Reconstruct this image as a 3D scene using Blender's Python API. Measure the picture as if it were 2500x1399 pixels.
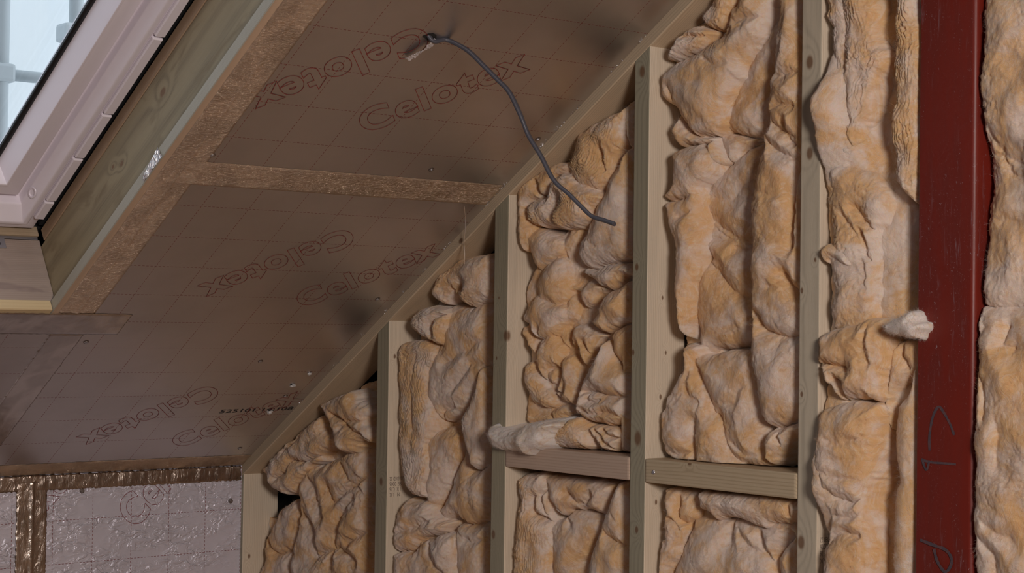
import bpy, bmesh, math, random
import numpy as np
from mathutils import Vector, Matrix
for o in list(bpy.data.objects): bpy.data.objects.remove(o)
S = bpy.context.scene
COL = S.collection
# ------------------------------------------------------------------ camera
cam = bpy.data.cameras.new('camera'); camo = bpy.data.objects.new('camera', cam); COL.objects.link(camo)
cam.sensor_fit = 'HORIZONTAL'; cam.sensor_width = 36.0; cam.lens = 4275.0 / 2500.0 * 36.0
cam.clip_start = 0.02; cam.clip_end = 100
R = Matrix(((0.6388, 0.0073, 0.7693), (0.7692, -0.0240, -0.6385), (0.0138, 0.9997, -0.0209)))
camo.matrix_world = Matrix.Translation((0, 0, 1.55)) @ R.to_4x4()
S.camera = camo
# ------------------------------------------------------------------ colour management, world, lamps
S.view_settings.view_transform = 'Standard'; S.view_settings.look = 'None'
S.view_settings.gamma = 1.0; S.view_settings.use_curve_mapping = False
S.view_settings.exposure = 0.0
W = bpy.data.worlds.new('sky'); S.world = W; W.use_nodes = True
wb = W.node_tree.nodes['Background']; wb.inputs[0].default_value = (0.88, 0.93, 1.0, 1); wb.inputs[1].default_value = 1.55
def area(name, loc, target, size, power, col):
    l = bpy.data.lights.new(name, 'AREA'); l.shape = 'DISK'; l.size = size; l.energy = power; l.color = col
    o = bpy.data.objects.new(name, l); COL.objects.link(o); o.location = loc
    o.rotation_euler = (Vector(target) - Vector(loc)).to_track_quat('-Z', 'Y').to_euler()
    return o
area('work_lamp', (0.80, 0.42, 1.98), (-2.3, 2.2, 1.5), 0.60, 53, (1.0, 0.90, 0.84))
area('fill_light', (1.2, -2.2, 2.4), (-1.5, 1.0, 1.2), 1.3, 8, (0.88, 0.90, 1.0))  # unseen soft fill light added behind the camera
S.cycles.adaptive_threshold = .03; S.cycles.adaptive_min_samples = 12; S.cycles.max_bounces = 6; S.cycles.diffuse_bounces = 3; S.cycles.glossy_bounces = 3; S.cycles.transparent_max_bounces = 6
S.cycles.caustics_reflective = False; S.cycles.caustics_refractive = False
# ------------------------------------------------------------------ helpers
TAN = 0.634; TH = math.atan(TAN); CT, ST = math.cos(TH), math.sin(TH)
X0, Z0, YW = -3.664, 1.199, 2.203
def cp(u, v, w=0.0):                       # slope coordinates: u up the slope, v along the eaves, w above the foil
    return Vector((X0 + CT*u - ST*w, v, Z0 + ST*u + CT*w))
# frame of the slope for objects drawn in it: local x = v, local y = u, local z = into the room
def slope_matrix(u=0, v=0, w=0):
    M = Matrix(((0, CT, ST), (1, 0, 0), (0, ST, -CT))).to_4x4(); M.translation = cp(u, v, w); return M
def link(name, me, mat=None, parent=None, mw=None):
    o = bpy.data.objects.new(name, me); COL.objects.link(o)
    if mat is not None:
        for m in (mat if isinstance(mat, (list, tuple)) else [mat]): me.materials.append(m)
    if parent is not None: o.parent = parent
    if mw is not None:
        Wp = Matrix.Identity(4); q_ = parent
        while q_ is not None: Wp = q_.matrix_basis @ Wp; q_ = q_.parent
        o.matrix_basis = Wp.inverted() @ mw
    return o
def tag(o, label=None, cat=None, group=None, kind=None):
    if label: o['label'] = label
    if cat: o['category'] = cat
    if group: o['group'] = group
    if kind: o['kind'] = kind
    return o
def empty(name, loc=(0, 0, 0), mw=None):
    o = bpy.data.objects.new(name, None); COL.objects.link(o)
    o.matrix_basis = mw if mw is not None else Matrix.Translation(loc); o.empty_display_size = .05
    return o
def me_from(verts, faces, name='m', smooth=False):
    me = bpy.data.meshes.new(name); me.from_pydata([tuple(v) for v in verts], [], faces); me.update()
    if smooth: me.polygons.foreach_set('use_smooth', [True]*len(me.polygons))
    return me
def box_me(a, b, bev=0.0, seg=1):
    bm = bmesh.new(); bmesh.ops.create_cube(bm, size=1)
    for v in bm.verts:
        v.co = Vector([(a[i]+b[i])/2 + v.co[i]*(b[i]-a[i]) for i in range(3)])
    if bev > 0: bmesh.ops.bevel(bm, geom=list(bm.edges), offset=bev, segments=seg, affect='EDGES', profile=.6)
    bmesh.ops.recalc_face_normals(bm, faces=list(bm.faces))
    me = bpy.data.meshes.new('box'); bm.to_mesh(me); bm.free(); return me
def slope_box(name, u, v, w, mat, parent=None, bev=0.0):
    # object origin at the (u0,v0,w0) corner, in the slope frame (local z points into the room)
    M = slope_matrix(u[0], v[0], w[0])
    return link(name, box_me((0, 0, -(w[1]-w[0])), (v[1]-v[0], u[1]-u[0], 0), bev), mat, parent, M)
# ------------------------------------------------------------------ node helpers
class NT:
    def __init__(s, name):
        s.m = bpy.data.materials.new(name); s.m.use_nodes = True; s.t = s.m.node_tree
        s.b = s.t.nodes['Principled BSDF']; s.out = s.t.nodes['Material Output']
    def n(s, ty, **kw):
        nd = s.t.nodes.new(ty)
        for k, v in kw.items(): setattr(nd, k, v)
        return nd
    def l(s, a, b): s.t.links.new(a, b)
    def put(s, sock, v):
        if isinstance(v, bpy.types.NodeSocket): s.l(v, sock)
        else: sock.default_value = v
    def math(s, op, a, b=None, c=None, clamp=False):
        nd = s.n('ShaderNodeMath', operation=op, use_clamp=clamp); s.put(nd.inputs[0], a)
        if b is not None: s.put(nd.inputs[1], b)
        if c is not None: s.put(nd.inputs[2], c)
        return nd.outputs[0]
    def vec(s, op, a, b=None):
        nd = s.n('ShaderNodeVectorMath', operation=op); s.put(nd.inputs[0], a)
        if b is not None:
            s.put(nd.inputs[3] if op == 'SCALE' else nd.inputs[1], b)
        return nd.outputs['Value'] if op in ('LENGTH', 'DOT_PRODUCT', 'DISTANCE') else nd.outputs[0]
    def obj(s): return s.n('ShaderNodeTexCoord').outputs['Object']
    def noise(s, vec, scale, detail=3, rough=.5, dist=0, out=0):
        nd = s.n('ShaderNodeTexNoise'); s.put(nd.inputs['Vector'], vec)
        nd.inputs['Scale'].default_value = scale; nd.inputs['Detail'].default_value = detail
        nd.inputs['Roughness'].default_value = rough; nd.inputs['Distortion'].default_value = dist
        return nd.outputs[out]
    def ramp(s, fac, stops, interp='LINEAR'):
        nd = s.n('ShaderNodeValToRGB'); s.put(nd.inputs[0], fac); r = nd.color_ramp; r.interpolation = interp
        while len(r.elements) < len(stops): r.elements.new(.5)
        for e, (p, c) in zip(r.elements, stops): e.position = p; e.color = (*c, 1) if len(c) == 3 else c
        return nd.outputs[0]
    def mix(s, fac, a, b):
        nd = s.n('ShaderNodeMix', data_type='RGBA'); s.put(nd.inputs[0], fac)
        s.put(nd.inputs[6], (*a, 1) if isinstance(a, tuple) else a); s.put(nd.inputs[7], (*b, 1) if isinstance(b, tuple) else b)
        return nd.outputs[2]
    def bump(s, h, strength=1, dist=.001, normal=None):
        nd = s.n('ShaderNodeBump'); s.put(nd.inputs['Height'], h); nd.inputs['Strength'].default_value = strength
        nd.inputs['Distance'].default_value = dist
        if normal is not None: s.l(normal, nd.inputs['Normal'])
        return nd.outputs[0]
    def set(s, **kw):
        for k, v in kw.items():
            k = k.replace('_', ' ')
            if isinstance(v, tuple) and len(v) == 3: v = (*v, 1)
            s.put(s.b.inputs[k], v)
        return s.m
    def sstep(s, x, lo, hi):
        nd = s.n('ShaderNodeMapRange', interpolation_type='SMOOTHSTEP'); s.put(nd.inputs[0], x)
        nd.inputs[1].default_value = lo; nd.inputs[2].default_value = hi; return nd.outputs[0]
def mat_plain(name, col, rough=.6, metal=0.0):
    t = NT(name); return t.set(Base_Color=col, Roughness=rough, Metallic=metal)
def mat_wood(name, light=(.66, .54, .40), dark=(.49, .37, .25), knots=(), seed=0, freq=1500, blotch=None, cx=None, axis=2):
    """long grain along the local axis (2: z); knots = (x, y, z, radius) in local metres"""
    t = NT(name); rnd = random.Random(seed); p = t.obj()
    if axis != 2:
        sp = t.n('ShaderNodeSeparateXYZ'); t.l(p, sp.inputs[0]); cb = t.n('ShaderNodeCombineXYZ')
        order = {0: (1, 2, 0), 1: (0, 2, 1)}[axis]
        for k in range(3): t.l(sp.outputs[order[k]], cb.inputs[k])
        p = cb.outputs[0]; knots = [(k[order[0]], k[order[1]], k[order[2]], k[3]) for k in knots]
    knots = [(k[0], k[1], k[2], k[3]*.8) for k in knots]
    c = cx or (rnd.uniform(-.06, .08), rnd.uniform(.03, .12))
    lo = t.noise(t.vec('MULTIPLY', p, (4, 4, 1.1)), 1.0, 2, .5, 0, 1)
    wob = t.vec('MULTIPLY', t.vec('SUBTRACT', lo, (.5, .5, .5)), (.022, .022, 0))
    q = t.vec('MULTIPLY', t.vec('ADD', t.vec('SUBTRACT', p, (c[0], c[1], 0)), wob), (1, 1, .012))
    r = t.vec('LENGTH', q); km = None
    for (kx, ky, kz, kr) in knots:
        d = t.vec('LENGTH', t.vec('MULTIPLY', t.vec('SUBTRACT', p, (kx, ky, kz)), (1, 1, .62)))
        g = t.math('POWER', 2.718, t.math('MULTIPLY', t.math('POWER', t.math('DIVIDE', d, kr*2.3), 2.0), -1.0))
        r = t.math('MULTIPLY_ADD', g, .016, r)
        m = t.sstep(d, kr*1.0, kr*.45)
        km = m if km is None else t.math('MAXIMUM', km, m)
    ring = t.math('MULTIPLY_ADD', t.math('SINE', t.math('MULTIPLY', r, freq)), .5, .5)
    ring = t.math('MULTIPLY', t.math('POWER', ring, 2.2), t.math('MULTIPLY_ADD', t.noise(t.vec('MULTIPLY', q, (260, 260, 60)), 1.0, 2, .6), 1.3, .1))
    grain = t.noise(t.vec('MULTIPLY', p, (900, 900, 14)), 1.0, 2, .6)
    big = t.noise(t.vec('MULTIPLY', p, (30, 30, 2.0)), 1.0, 3, .6)
    mixf = t.math('ADD', t.math('MULTIPLY', ring, .55), t.math('MULTIPLY', t.math('SUBTRACT', grain, .5), .6), clamp=True)
    col = t.mix(mixf, light, dark)
    col = t.mix(t.sstep(big, .45, .75), col, tuple(a*.86 for a in light))
    if blotch: col = t.mix(t.sstep(t.noise(t.vec('MULTIPLY', p, (18, 18, 7)), 1.0, 3, .6, .5), .54, .70), col, blotch)
    if km is not None:
        col = t.mix(t.math('MULTIPLY', km, .85), col, (.17, .08, .035))
    bm = t.bump(t.math('ADD', grain, t.math('MULTIPLY', ring, .6)), .35, .0006)
    return t.set(Base_Color=col, Roughness=.52, Normal=bm)
def mat_foil(name, tint=(.67, .635, .63), rough=.39, grid=None, emboss=0.0, wav=.20, dash=.0085, metal=1.0):
    """grid = (x0, sx, y0, sy) red dashed print lines in local x / y"""
    t = NT(name); p = t.obj(); sp = t.n('ShaderNodeSeparateXYZ'); t.l(p, sp.inputs[0])
    x, y = sp.outputs[0], sp.outputs[1]
    wide = t.noise(t.vec('MULTIPLY', p, (2.5, 9, 1)), 1.0, 4, .55, .4)
    fine = t.noise(p, 60, 3, .6, .3)
    h = t.math('ADD', t.math('MULTIPLY', wide, 1.0), t.math('MULTIPLY', fine, .05))
    nrm = t.bump(h, wav, .006)
    if emboss:
        e1 = t.noise(t.vec('MULTIPLY', p, (38, 70, 1)), 1.0, 3, .55, .9)
        e2 = t.noise(t.vec('MULTIPLY', p, (9, 22, 1)), 1.0, 3, .5, .6)
        eh = t.math('ADD', t.math('MULTIPLY', t.sstep(e1, .38, .62), t.sstep(e2, .35, .6)), t.math('MULTIPLY', e2, .8))
        nrm = t.bump(eh, emboss, .0022, nrm)
    col = t.mix(t.sstep(t.noise(p, 5, 4, .6), .4, .75), tint, tuple(a*.9 for a in tint)); 
    if grid:
        x0, sx, y0, sy = grid
        def line(a, a0, s, b):
            d = t.math('ABSOLUTE', t.math('SUBTRACT', t.math('FRACT', t.math('ADD', t.math('DIVIDE', t.math('SUBTRACT', a, a0), s), .5)), .5))
            on = t.math('LESS_THAN', d, .00055/s)
            return t.math('MULTIPLY', on, t.math('LESS_THAN', t.math('FRACT', t.math('DIVIDE', b, dash)), .62))
        g = t.math('MAXIMUM', line(x, x0, sx, y), line(y, y0, sy, x))
        col = t.mix(g, col, (.22, .03, .03)); metal = t.math('SUBTRACT', metal, t.math('MULTIPLY', g, .8))
    return t.set(Base_Color=col, Metallic=metal, Roughness=rough, Normal=nrm)
def mat_tape(name, tint=(.66, .53, .42), rough=.24, amp=.6, stretch=(60, 60, 1), big=.7):
    t = NT(name); p = t.obj()
    a = t.noise(t.vec('MULTIPLY', p, stretch), 1.0, 5, .62, 1.6)
    b = t.noise(p, 14, 3, .5, .8)
    rid = t.math('ABSOLUTE', t.math('SUBTRACT', a, .5))
    h = t.math('ADD', t.math('MULTIPLY', rid, 1.6), t.math('MULTIPLY', b, .7))
    col = t.mix(t.sstep(b, .4, .62), tint, tuple(c*.8 for c in tint))
    return t.set(Base_Color=col, Metallic=1.0, Roughness=rough, Normal=t.bump(h, amp, .003))
# ------------------------------------------------------------------ glass wool
_pr = np.random.RandomState(7); _G = _pr.rand(256)*2*np.pi; _P = _pr.permutation(256)
def gnoise(x, y, seed=0):
    xi = np.floor(x).astype(int); yi = np.floor(y).astype(int); fx = x-xi; fy = y-yi
    u = fx*fx*fx*(fx*(fx*6-15)+10); v = fy*fy*fy*(fy*(fy*6-15)+10)
    def g(ix, iy, dx, dy):
        a = _G[(_P[(_P[(ix+seed*17) & 255] + iy) & 255] + seed*31) & 255]; return np.cos(a)*dx + np.sin(a)*dy
    n00 = g(xi, yi, fx, fy); n10 = g(xi+1, yi, fx-1, fy); n01 = g(xi, yi+1, fx, fy-1); n11 = g(xi+1, yi+1, fx-1, fy-1)
    return (n00*(1-u)+n10*u)*(1-v) + (n01*(1-u)+n11*u)*v
def fbm(x, y, oct=3, seed=0, gain=.5):
    s = 0; a = 1.0
    for k in range(oct): s = s + a*gnoise(x, y, seed+k*3); x = x*2.03+5.1; y = y*2.03+1.7; a *= gain
    return s
def seg_dist(X, Z, pts, closed=False):
    d = np.full(X.shape, 1e9); n = len(pts); tt = np.zeros(X.shape)
    for i in range(n if closed else n-1):
        ax, az = pts[i][:2]; bx, bz = pts[(i+1) % n][:2]; dx, dz = bx-ax, bz-az; L = dx*dx+dz*dz+1e-9
        t = np.clip(((X-ax)*dx+(Z-az)*dz)/L, 0, 1); e = np.hypot(X-ax-t*dx, Z-az-t*dz)
        d = np.minimum(d, e)
    return d
def inside(X, Z, pts):
    c = np.zeros(X.shape, bool); n = len(pts)
    for i in range(n):
        x1, z1 = pts[i][:2]; x2, z2 = pts[i-1][:2]
        if z1 == z2: continue
        k = ((z1 > Z) != (z2 > Z)) & (X < (x2-x1)*(Z-z1)/(z2-z1)+x1); c ^= k
    return c
def smooth_poly(pts):                      # one round of corner softening keeps traced outlines organic
    out = []; n = len(pts)
    for i in range(n):
        p, q = np.array(pts[i], float), np.array(pts[(i+1) % n], float)
        out += [tuple(p*.8+q*.2), tuple(p*.2+q*.8)]
    return out
def mat_wool(name='glass_wool', pale=.5, tan=(.79, .49, .245), white=(.84, .68, .58)):
    t = NT(name); g = t.n('ShaderNodeNewGeometry').outputs['Position']
    dist = t.noise(g, 7, 2, .5, .0, 1)
    q = t.vec('ADD', g, t.vec('MULTIPLY', t.vec('SUBTRACT', dist, (.5, .5, .5)), (.22, .22, .22)))
    fib = t.noise(t.vec('MULTIPLY', q, (70, 70, 520)), 1.0, 5, .62, .35)
    fib2 = t.noise(t.vec('MULTIPLY', q, (260, 60, 45)), 1.0, 5, .62, .5)
    felt = t.noise(g, 620, 3, .7, .3)
    med = t.noise(q, 30, 4, .6, .6)
    blot = t.noise(g, 11, 5, .66, .7)
    col = t.mix(t.sstep(blot, pale-.10, pale+.12), tan, white)
    col = t.mix(t.math('MULTIPLY', t.sstep(fib2, .47, .72), .42), col, (.90, .79, .67))
    col = t.mix(t.math('MULTIPLY', t.sstep(fib, .50, .74), .30), col, (.72, .43, .19))
    col = t.mix(t.math('MULTIPLY', t.sstep(med, .50, .72), .5), col, (.70, .41, .17))
    h = t.math('ADD', t.math('ADD', t.math('MULTIPLY', fib, .22), t.math('MULTIPLY', fib2, .28)), t.math('ADD', t.math('MULTIPLY', felt, .16), t.math('MULTIPLY', med, .30)))
    t.b.inputs['Subsurface Weight'].default_value = .25; t.b.inputs['Subsurface Radius'].default_value = (1.0, .55, .28); t.b.inputs['Subsurface Scale'].default_value = .022
    t.b.inputs['Sheen Weight'].default_value = .25; t.b.inputs['Sheen Roughness'].default_value = .5
    t.b.inputs['Specular IOR Level'].default_value = .15
    return t.set(Base_Color=col, Roughness=.9, Normal=t.bump(h, .75, .0035))
M_WOOL = mat_wool(); M_WOOL_W = mat_wool('glass_wool_pale', .38, (.86, .70, .55), (.90, .81, .75))
BAYS = {0: (-3653, -3111), 1: (-3064, -2713), 2: (-2666, -2314), 3: (-2271, -1917), 4: (-1868, -1678), 5: (-1570, -1180)}
def hairs(rs, P, N, n, parent, mat, lmin=4, lmax=14, w=.22):
    """stray fibres: thin bent slivers standing on the surface points P (mm)"""
    if len(P) == 0 or n == 0: return
    idx = rs.randint(0, len(P), n); V = []; F = []
    for i in idx:
        p = P[i]; d = N[i] + rs.normal(0, .75, 3); d /= np.linalg.norm(d)+1e-9; L = rs.uniform(lmin, lmax)
        s = np.cross(d, rs.normal(0, 1, 3)); s /= np.linalg.norm(s)+1e-9; b = rs.normal(0, .35, 3)*L; k = len(V)
        m = p + d*L*.5; e = p + d*L + b*.6
        V += [p - s*w - d*.8, p + s*w - d*.8, m + s*w*.8, m - s*w*.8, e]
        F += [(k, k+1, k+2, k+3), (k+3, k+2, k+4)]
    o = link('stray_fibres', me_from(np.array(V)/1000., F), mat, parent); o['kind'] = 'stuff'
def wool(key, bay, label, lobes, creases, front, amp, step=1.9, nh=None):
    if any(l[3] for l in lobes): step = 1.4
    xl, xr = BAYS[bay]; rs = np.random.RandomState(sum(map(ord, key))); seed = rs.randint(0, 60)
    allp = [p for l in lobes for p in l[0]]
    mg = 26
    x0 = min(p[0] for p in allp)-mg; x1 = max(p[0] for p in allp)+mg
    z0 = min(p[1] for p in allp)-mg; z1 = max(p[1] for p in allp)+mg
    if not front: x0 = max(x0, xl)
    if front != 2: x1 = min(x1, xr)
    nx = int((x1-x0)/step)+2; nz = int((z1-z0)/step)+2
    gx = np.linspace(x0, x1, nx); gz = np.linspace(z0, z1, nz); X, Z = np.meshgrid(gx, gz)
    wx = X + 5.0*amp*fbm(X/38, Z/38, 2, seed) + 2.2*amp*fbm(X/9, Z/9, 2, seed+5)
    wz = Z + 5.0*amp*fbm(X/38, Z/38, 2, seed+9) + 2.2*amp*fbm(X/9, Z/9, 2, seed+13)
    Y = np.full(X.shape, 400.0); NB = np.zeros(X.shape)
    CD = np.full(X.shape, 1e9)
    for pts, off, st in creases: CD = np.minimum(CD, seg_dist(wx, wz, pts)*1.15+off)
    for li, (pts, B, Rr, rip) in enumerate(lobes):
        pts = smooth_poly(pts); base = np.zeros(X.shape); ws = np.zeros(X.shape)
        for (px, pz, py) in pts:
            w = 1/((X-px)**2+(Z-pz)**2+400.); base += w*py; ws += w
        base /= ws
        if bay < 4 and not front: base = np.minimum(base + 10, np.maximum(base, 91)); B = B*.88
        d = seg_dist(wx, wz, pts, True); ins = inside(wx, wz, pts)
        t = np.clip(np.minimum(d, CD)/Rr, 0, 1); prof = np.sqrt(np.clip(1-(1-t)**2, 0, 1))
        y = base - B*prof
        y += 11*np.exp(-np.minimum(d, CD)/3.2)                                                  # narrow dark slit where folds meet
        y -= 9*amp*np.clip(t*1.3, 0, 1)*fbm(X/62+li*3.3, Z/62, 2, seed+li)              # broad sag and swell
        if rip:
            c = fbm(X/30+li, Z/55, 3, seed+21)
            ph = np.minimum(d, 60)*2*np.pi/5.2 + 9*c + 2.5*gnoise(X/12, Z/26, seed)
            y += min(rip, 2.0)*(.75*np.sin(ph)+.45*np.sin(ph*1.73+4*c))*np.clip(d/6, 0, 1)*np.clip(.6+1.3*gnoise(X/22+9, Z/34, seed+2), .1, 1)
        out = ~ins; y = np.where(out, base + 11 + 7.0*d, y)
        nb = y < Y; Y = np.minimum(Y, y)
    # wrinkles, lumps and fibre clumps
    w1 = fbm(X/34+1.2*gnoise(X/70, Z/70, seed), Z/42, 2, seed+31); w2 = 1-np.abs(fbm(wx/26, wz/20, 3, seed+41))*2.2
    Y += amp*(2.0*w1 + 2.2*np.clip(w2, 0, 1)**5*np.clip(fbm(X/80, Z/80, 2, seed+3)*2+.2, 0, 1))
    Y += amp*.8*fbm(X/9+1.5*gnoise(X/30, Z/30, seed), Z/13, 3, seed+51) + .45*amp*fbm(X/4.2, Z/8, 2, seed+57)
    if key not in ('b2tuft', 'b4tuft'):
        Y = np.where(Z > 1000*(Z0+TAN*(X/1000.-X0)) - 27, 400., Y)          # stays under the raking timber
        if bay in (2, 3): Y = np.where((Z > 1266) & (Z < 1311.5), 400., Y)  # and clear of the noggins
    cap = 97.0 if not front else 60.0
    Yc = np.minimum(Y, cap)
    V = np.stack([X/1000., (Yc+2203)/1000., Z/1000.], -1).reshape(-1, 3)
    cm = (Yc < cap-.01)
    cell = cm[:-1, :-1] | cm[1:, :-1] | cm[:-1, 1:] | cm[1:, 1:]
    jj, ii = np.nonzero(cell); a = jj*nx+ii
    F = np.stack([a, a+1, a+nx+1, a+nx], 1)
    used = np.unique(F); remap = -np.ones(len(V), int); remap[used] = np.arange(len(used))
    V2 = V[used]; F2 = remap[F]
    # close the back with a flat sheet so the batt is a solid
    Vb = V2.copy(); Vb[:, 1] = (2203+cap)/1000.+.0005
    n0 = len(V2); Fb = F2[:, ::-1]+n0
    e = np.concatenate([F2[:, [0, 1]], F2[:, [1, 2]], F2[:, [2, 3]], F2[:, [3, 0]]]); ek = {}
    key2 = e[:, 0].astype(np.int64)*len(V2)+e[:, 1]; rev = e[:, 1].astype(np.int64)*len(V2)+e[:, 0]
    bd = e[~np.isin(key2, rev)]
    Fs = np.stack([bd[:, 1], bd[:, 0], bd[:, 0]+n0, bd[:, 1]+n0], 1)
    Va = np.concatenate([V2, Vb]); Fa = np.concatenate([F2, Fb, Fs])
    me = bpy.data.meshes.new(key); me.vertices.add(len(Va)); me.vertices.foreach_set('co', Va.ravel())
    me.loops.add(len(Fa)*4); me.loops.foreach_set('vertex_index', Fa.ravel().astype(np.int32))
    me.polygons.add(len(Fa)); me.polygons.foreach_set('loop_start', np.arange(len(Fa), dtype=np.int32)*4)
    me.polygons.foreach_set('use_smooth', np.ones(len(Fa), bool)); me.update(calc_edges=True); me.validate()
    tuft = key in ('b2tuft', 'b4tuft')
    mat = M_WOOL_W if tuft else M_WOOL
    o = link('wool_tuft' if ('tuft' in key or 'curl' in key or 'hang' in key) else 'glass_wool_batt', me, mat)
    tag(o, label, 'insulation', 'glass wool insulation stuffed between the studs')
    # stray fibres along the rims
    gy, gxx = np.gradient(Yc, step); N = np.stack([gxx, -np.ones_like(gxx), gy], -1); N /= np.linalg.norm(N, axis=-1, keepdims=True)
    steep = np.hypot(gy, gxx); m = (steep > 1.0) & (Yc < cap-20)
    P = np.stack([X, Yc+2203, Z], -1); k = m.sum()
    hairs(rs, P[m], N[m], int(min(1600, k*.14)) , o, mat, 1.5, 4.5, .07)
    # short fibres lying over the whole face, combed along a slowly turning direction
    m3 = (steep < 1.6) & (Yc < cap-12); Ps = P[m3]; Ns = N[m3]; Xs = X[m3]; Zs = Z[m3]
    if len(Ps):
        n = int(min(15000, len(Ps)*step*step/6.0)); idx = rs.randint(0, len(Ps), n); p = Ps[idx]; nn = Ns[idx]
        ang = 3.2*gnoise(Xs[idx]/60, Zs[idx]/60, seed+7)*2.2 + rs.normal(0, .55, n) + (.4 if seed % 2 else 1.2)
        d = np.stack([np.cos(ang), np.zeros(n), np.sin(ang)], -1); d -= nn*(d*nn).sum(-1, keepdims=True); d /= np.linalg.norm(d, axis=-1, keepdims=True)+1e-9
        sd = np.cross(nn, d); L = rs.uniform(5, 24, n)[:, None]; w = rs.uniform(.025, .065, n)[:, None]; bend = rs.normal(0, .22, n)[:, None]
        lift = rs.uniform(.1, .8, n)[:, None]; c0 = p + nn*.10; c1 = p + d*L*.5 + nn*lift + sd*bend*L*.3; c2 = p + d*L + nn*(lift*rs.uniform(-.2, 1.8, n)[:, None]) + sd*bend*L
        V_ = np.stack([c0-sd*w, c0+sd*w, c1+sd*w, c1-sd*w, c2], 1).reshape(-1, 3)/1000.; k0 = (np.arange(n)*5)[:, None]
        f4 = k0+np.array([[0, 1, 2, 3]]); f3 = k0+np.array([[3, 2, 4]])
        mh = bpy.data.meshes.new('nap'); mh.from_pydata(V_.tolist(), [], f4.tolist()+f3.tolist()); mh.update()
        ho = link('surface_fibres', mh, M_WOOL_W if rs.rand() < .5 or tuft else M_WOOL, o); ho['kind'] = 'stuff'
    if tuft: m2 = Yc < cap-25; hairs(rs, P[m2], N[m2], 9000, o, mat, 2, 7, .05)
    return o
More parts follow.
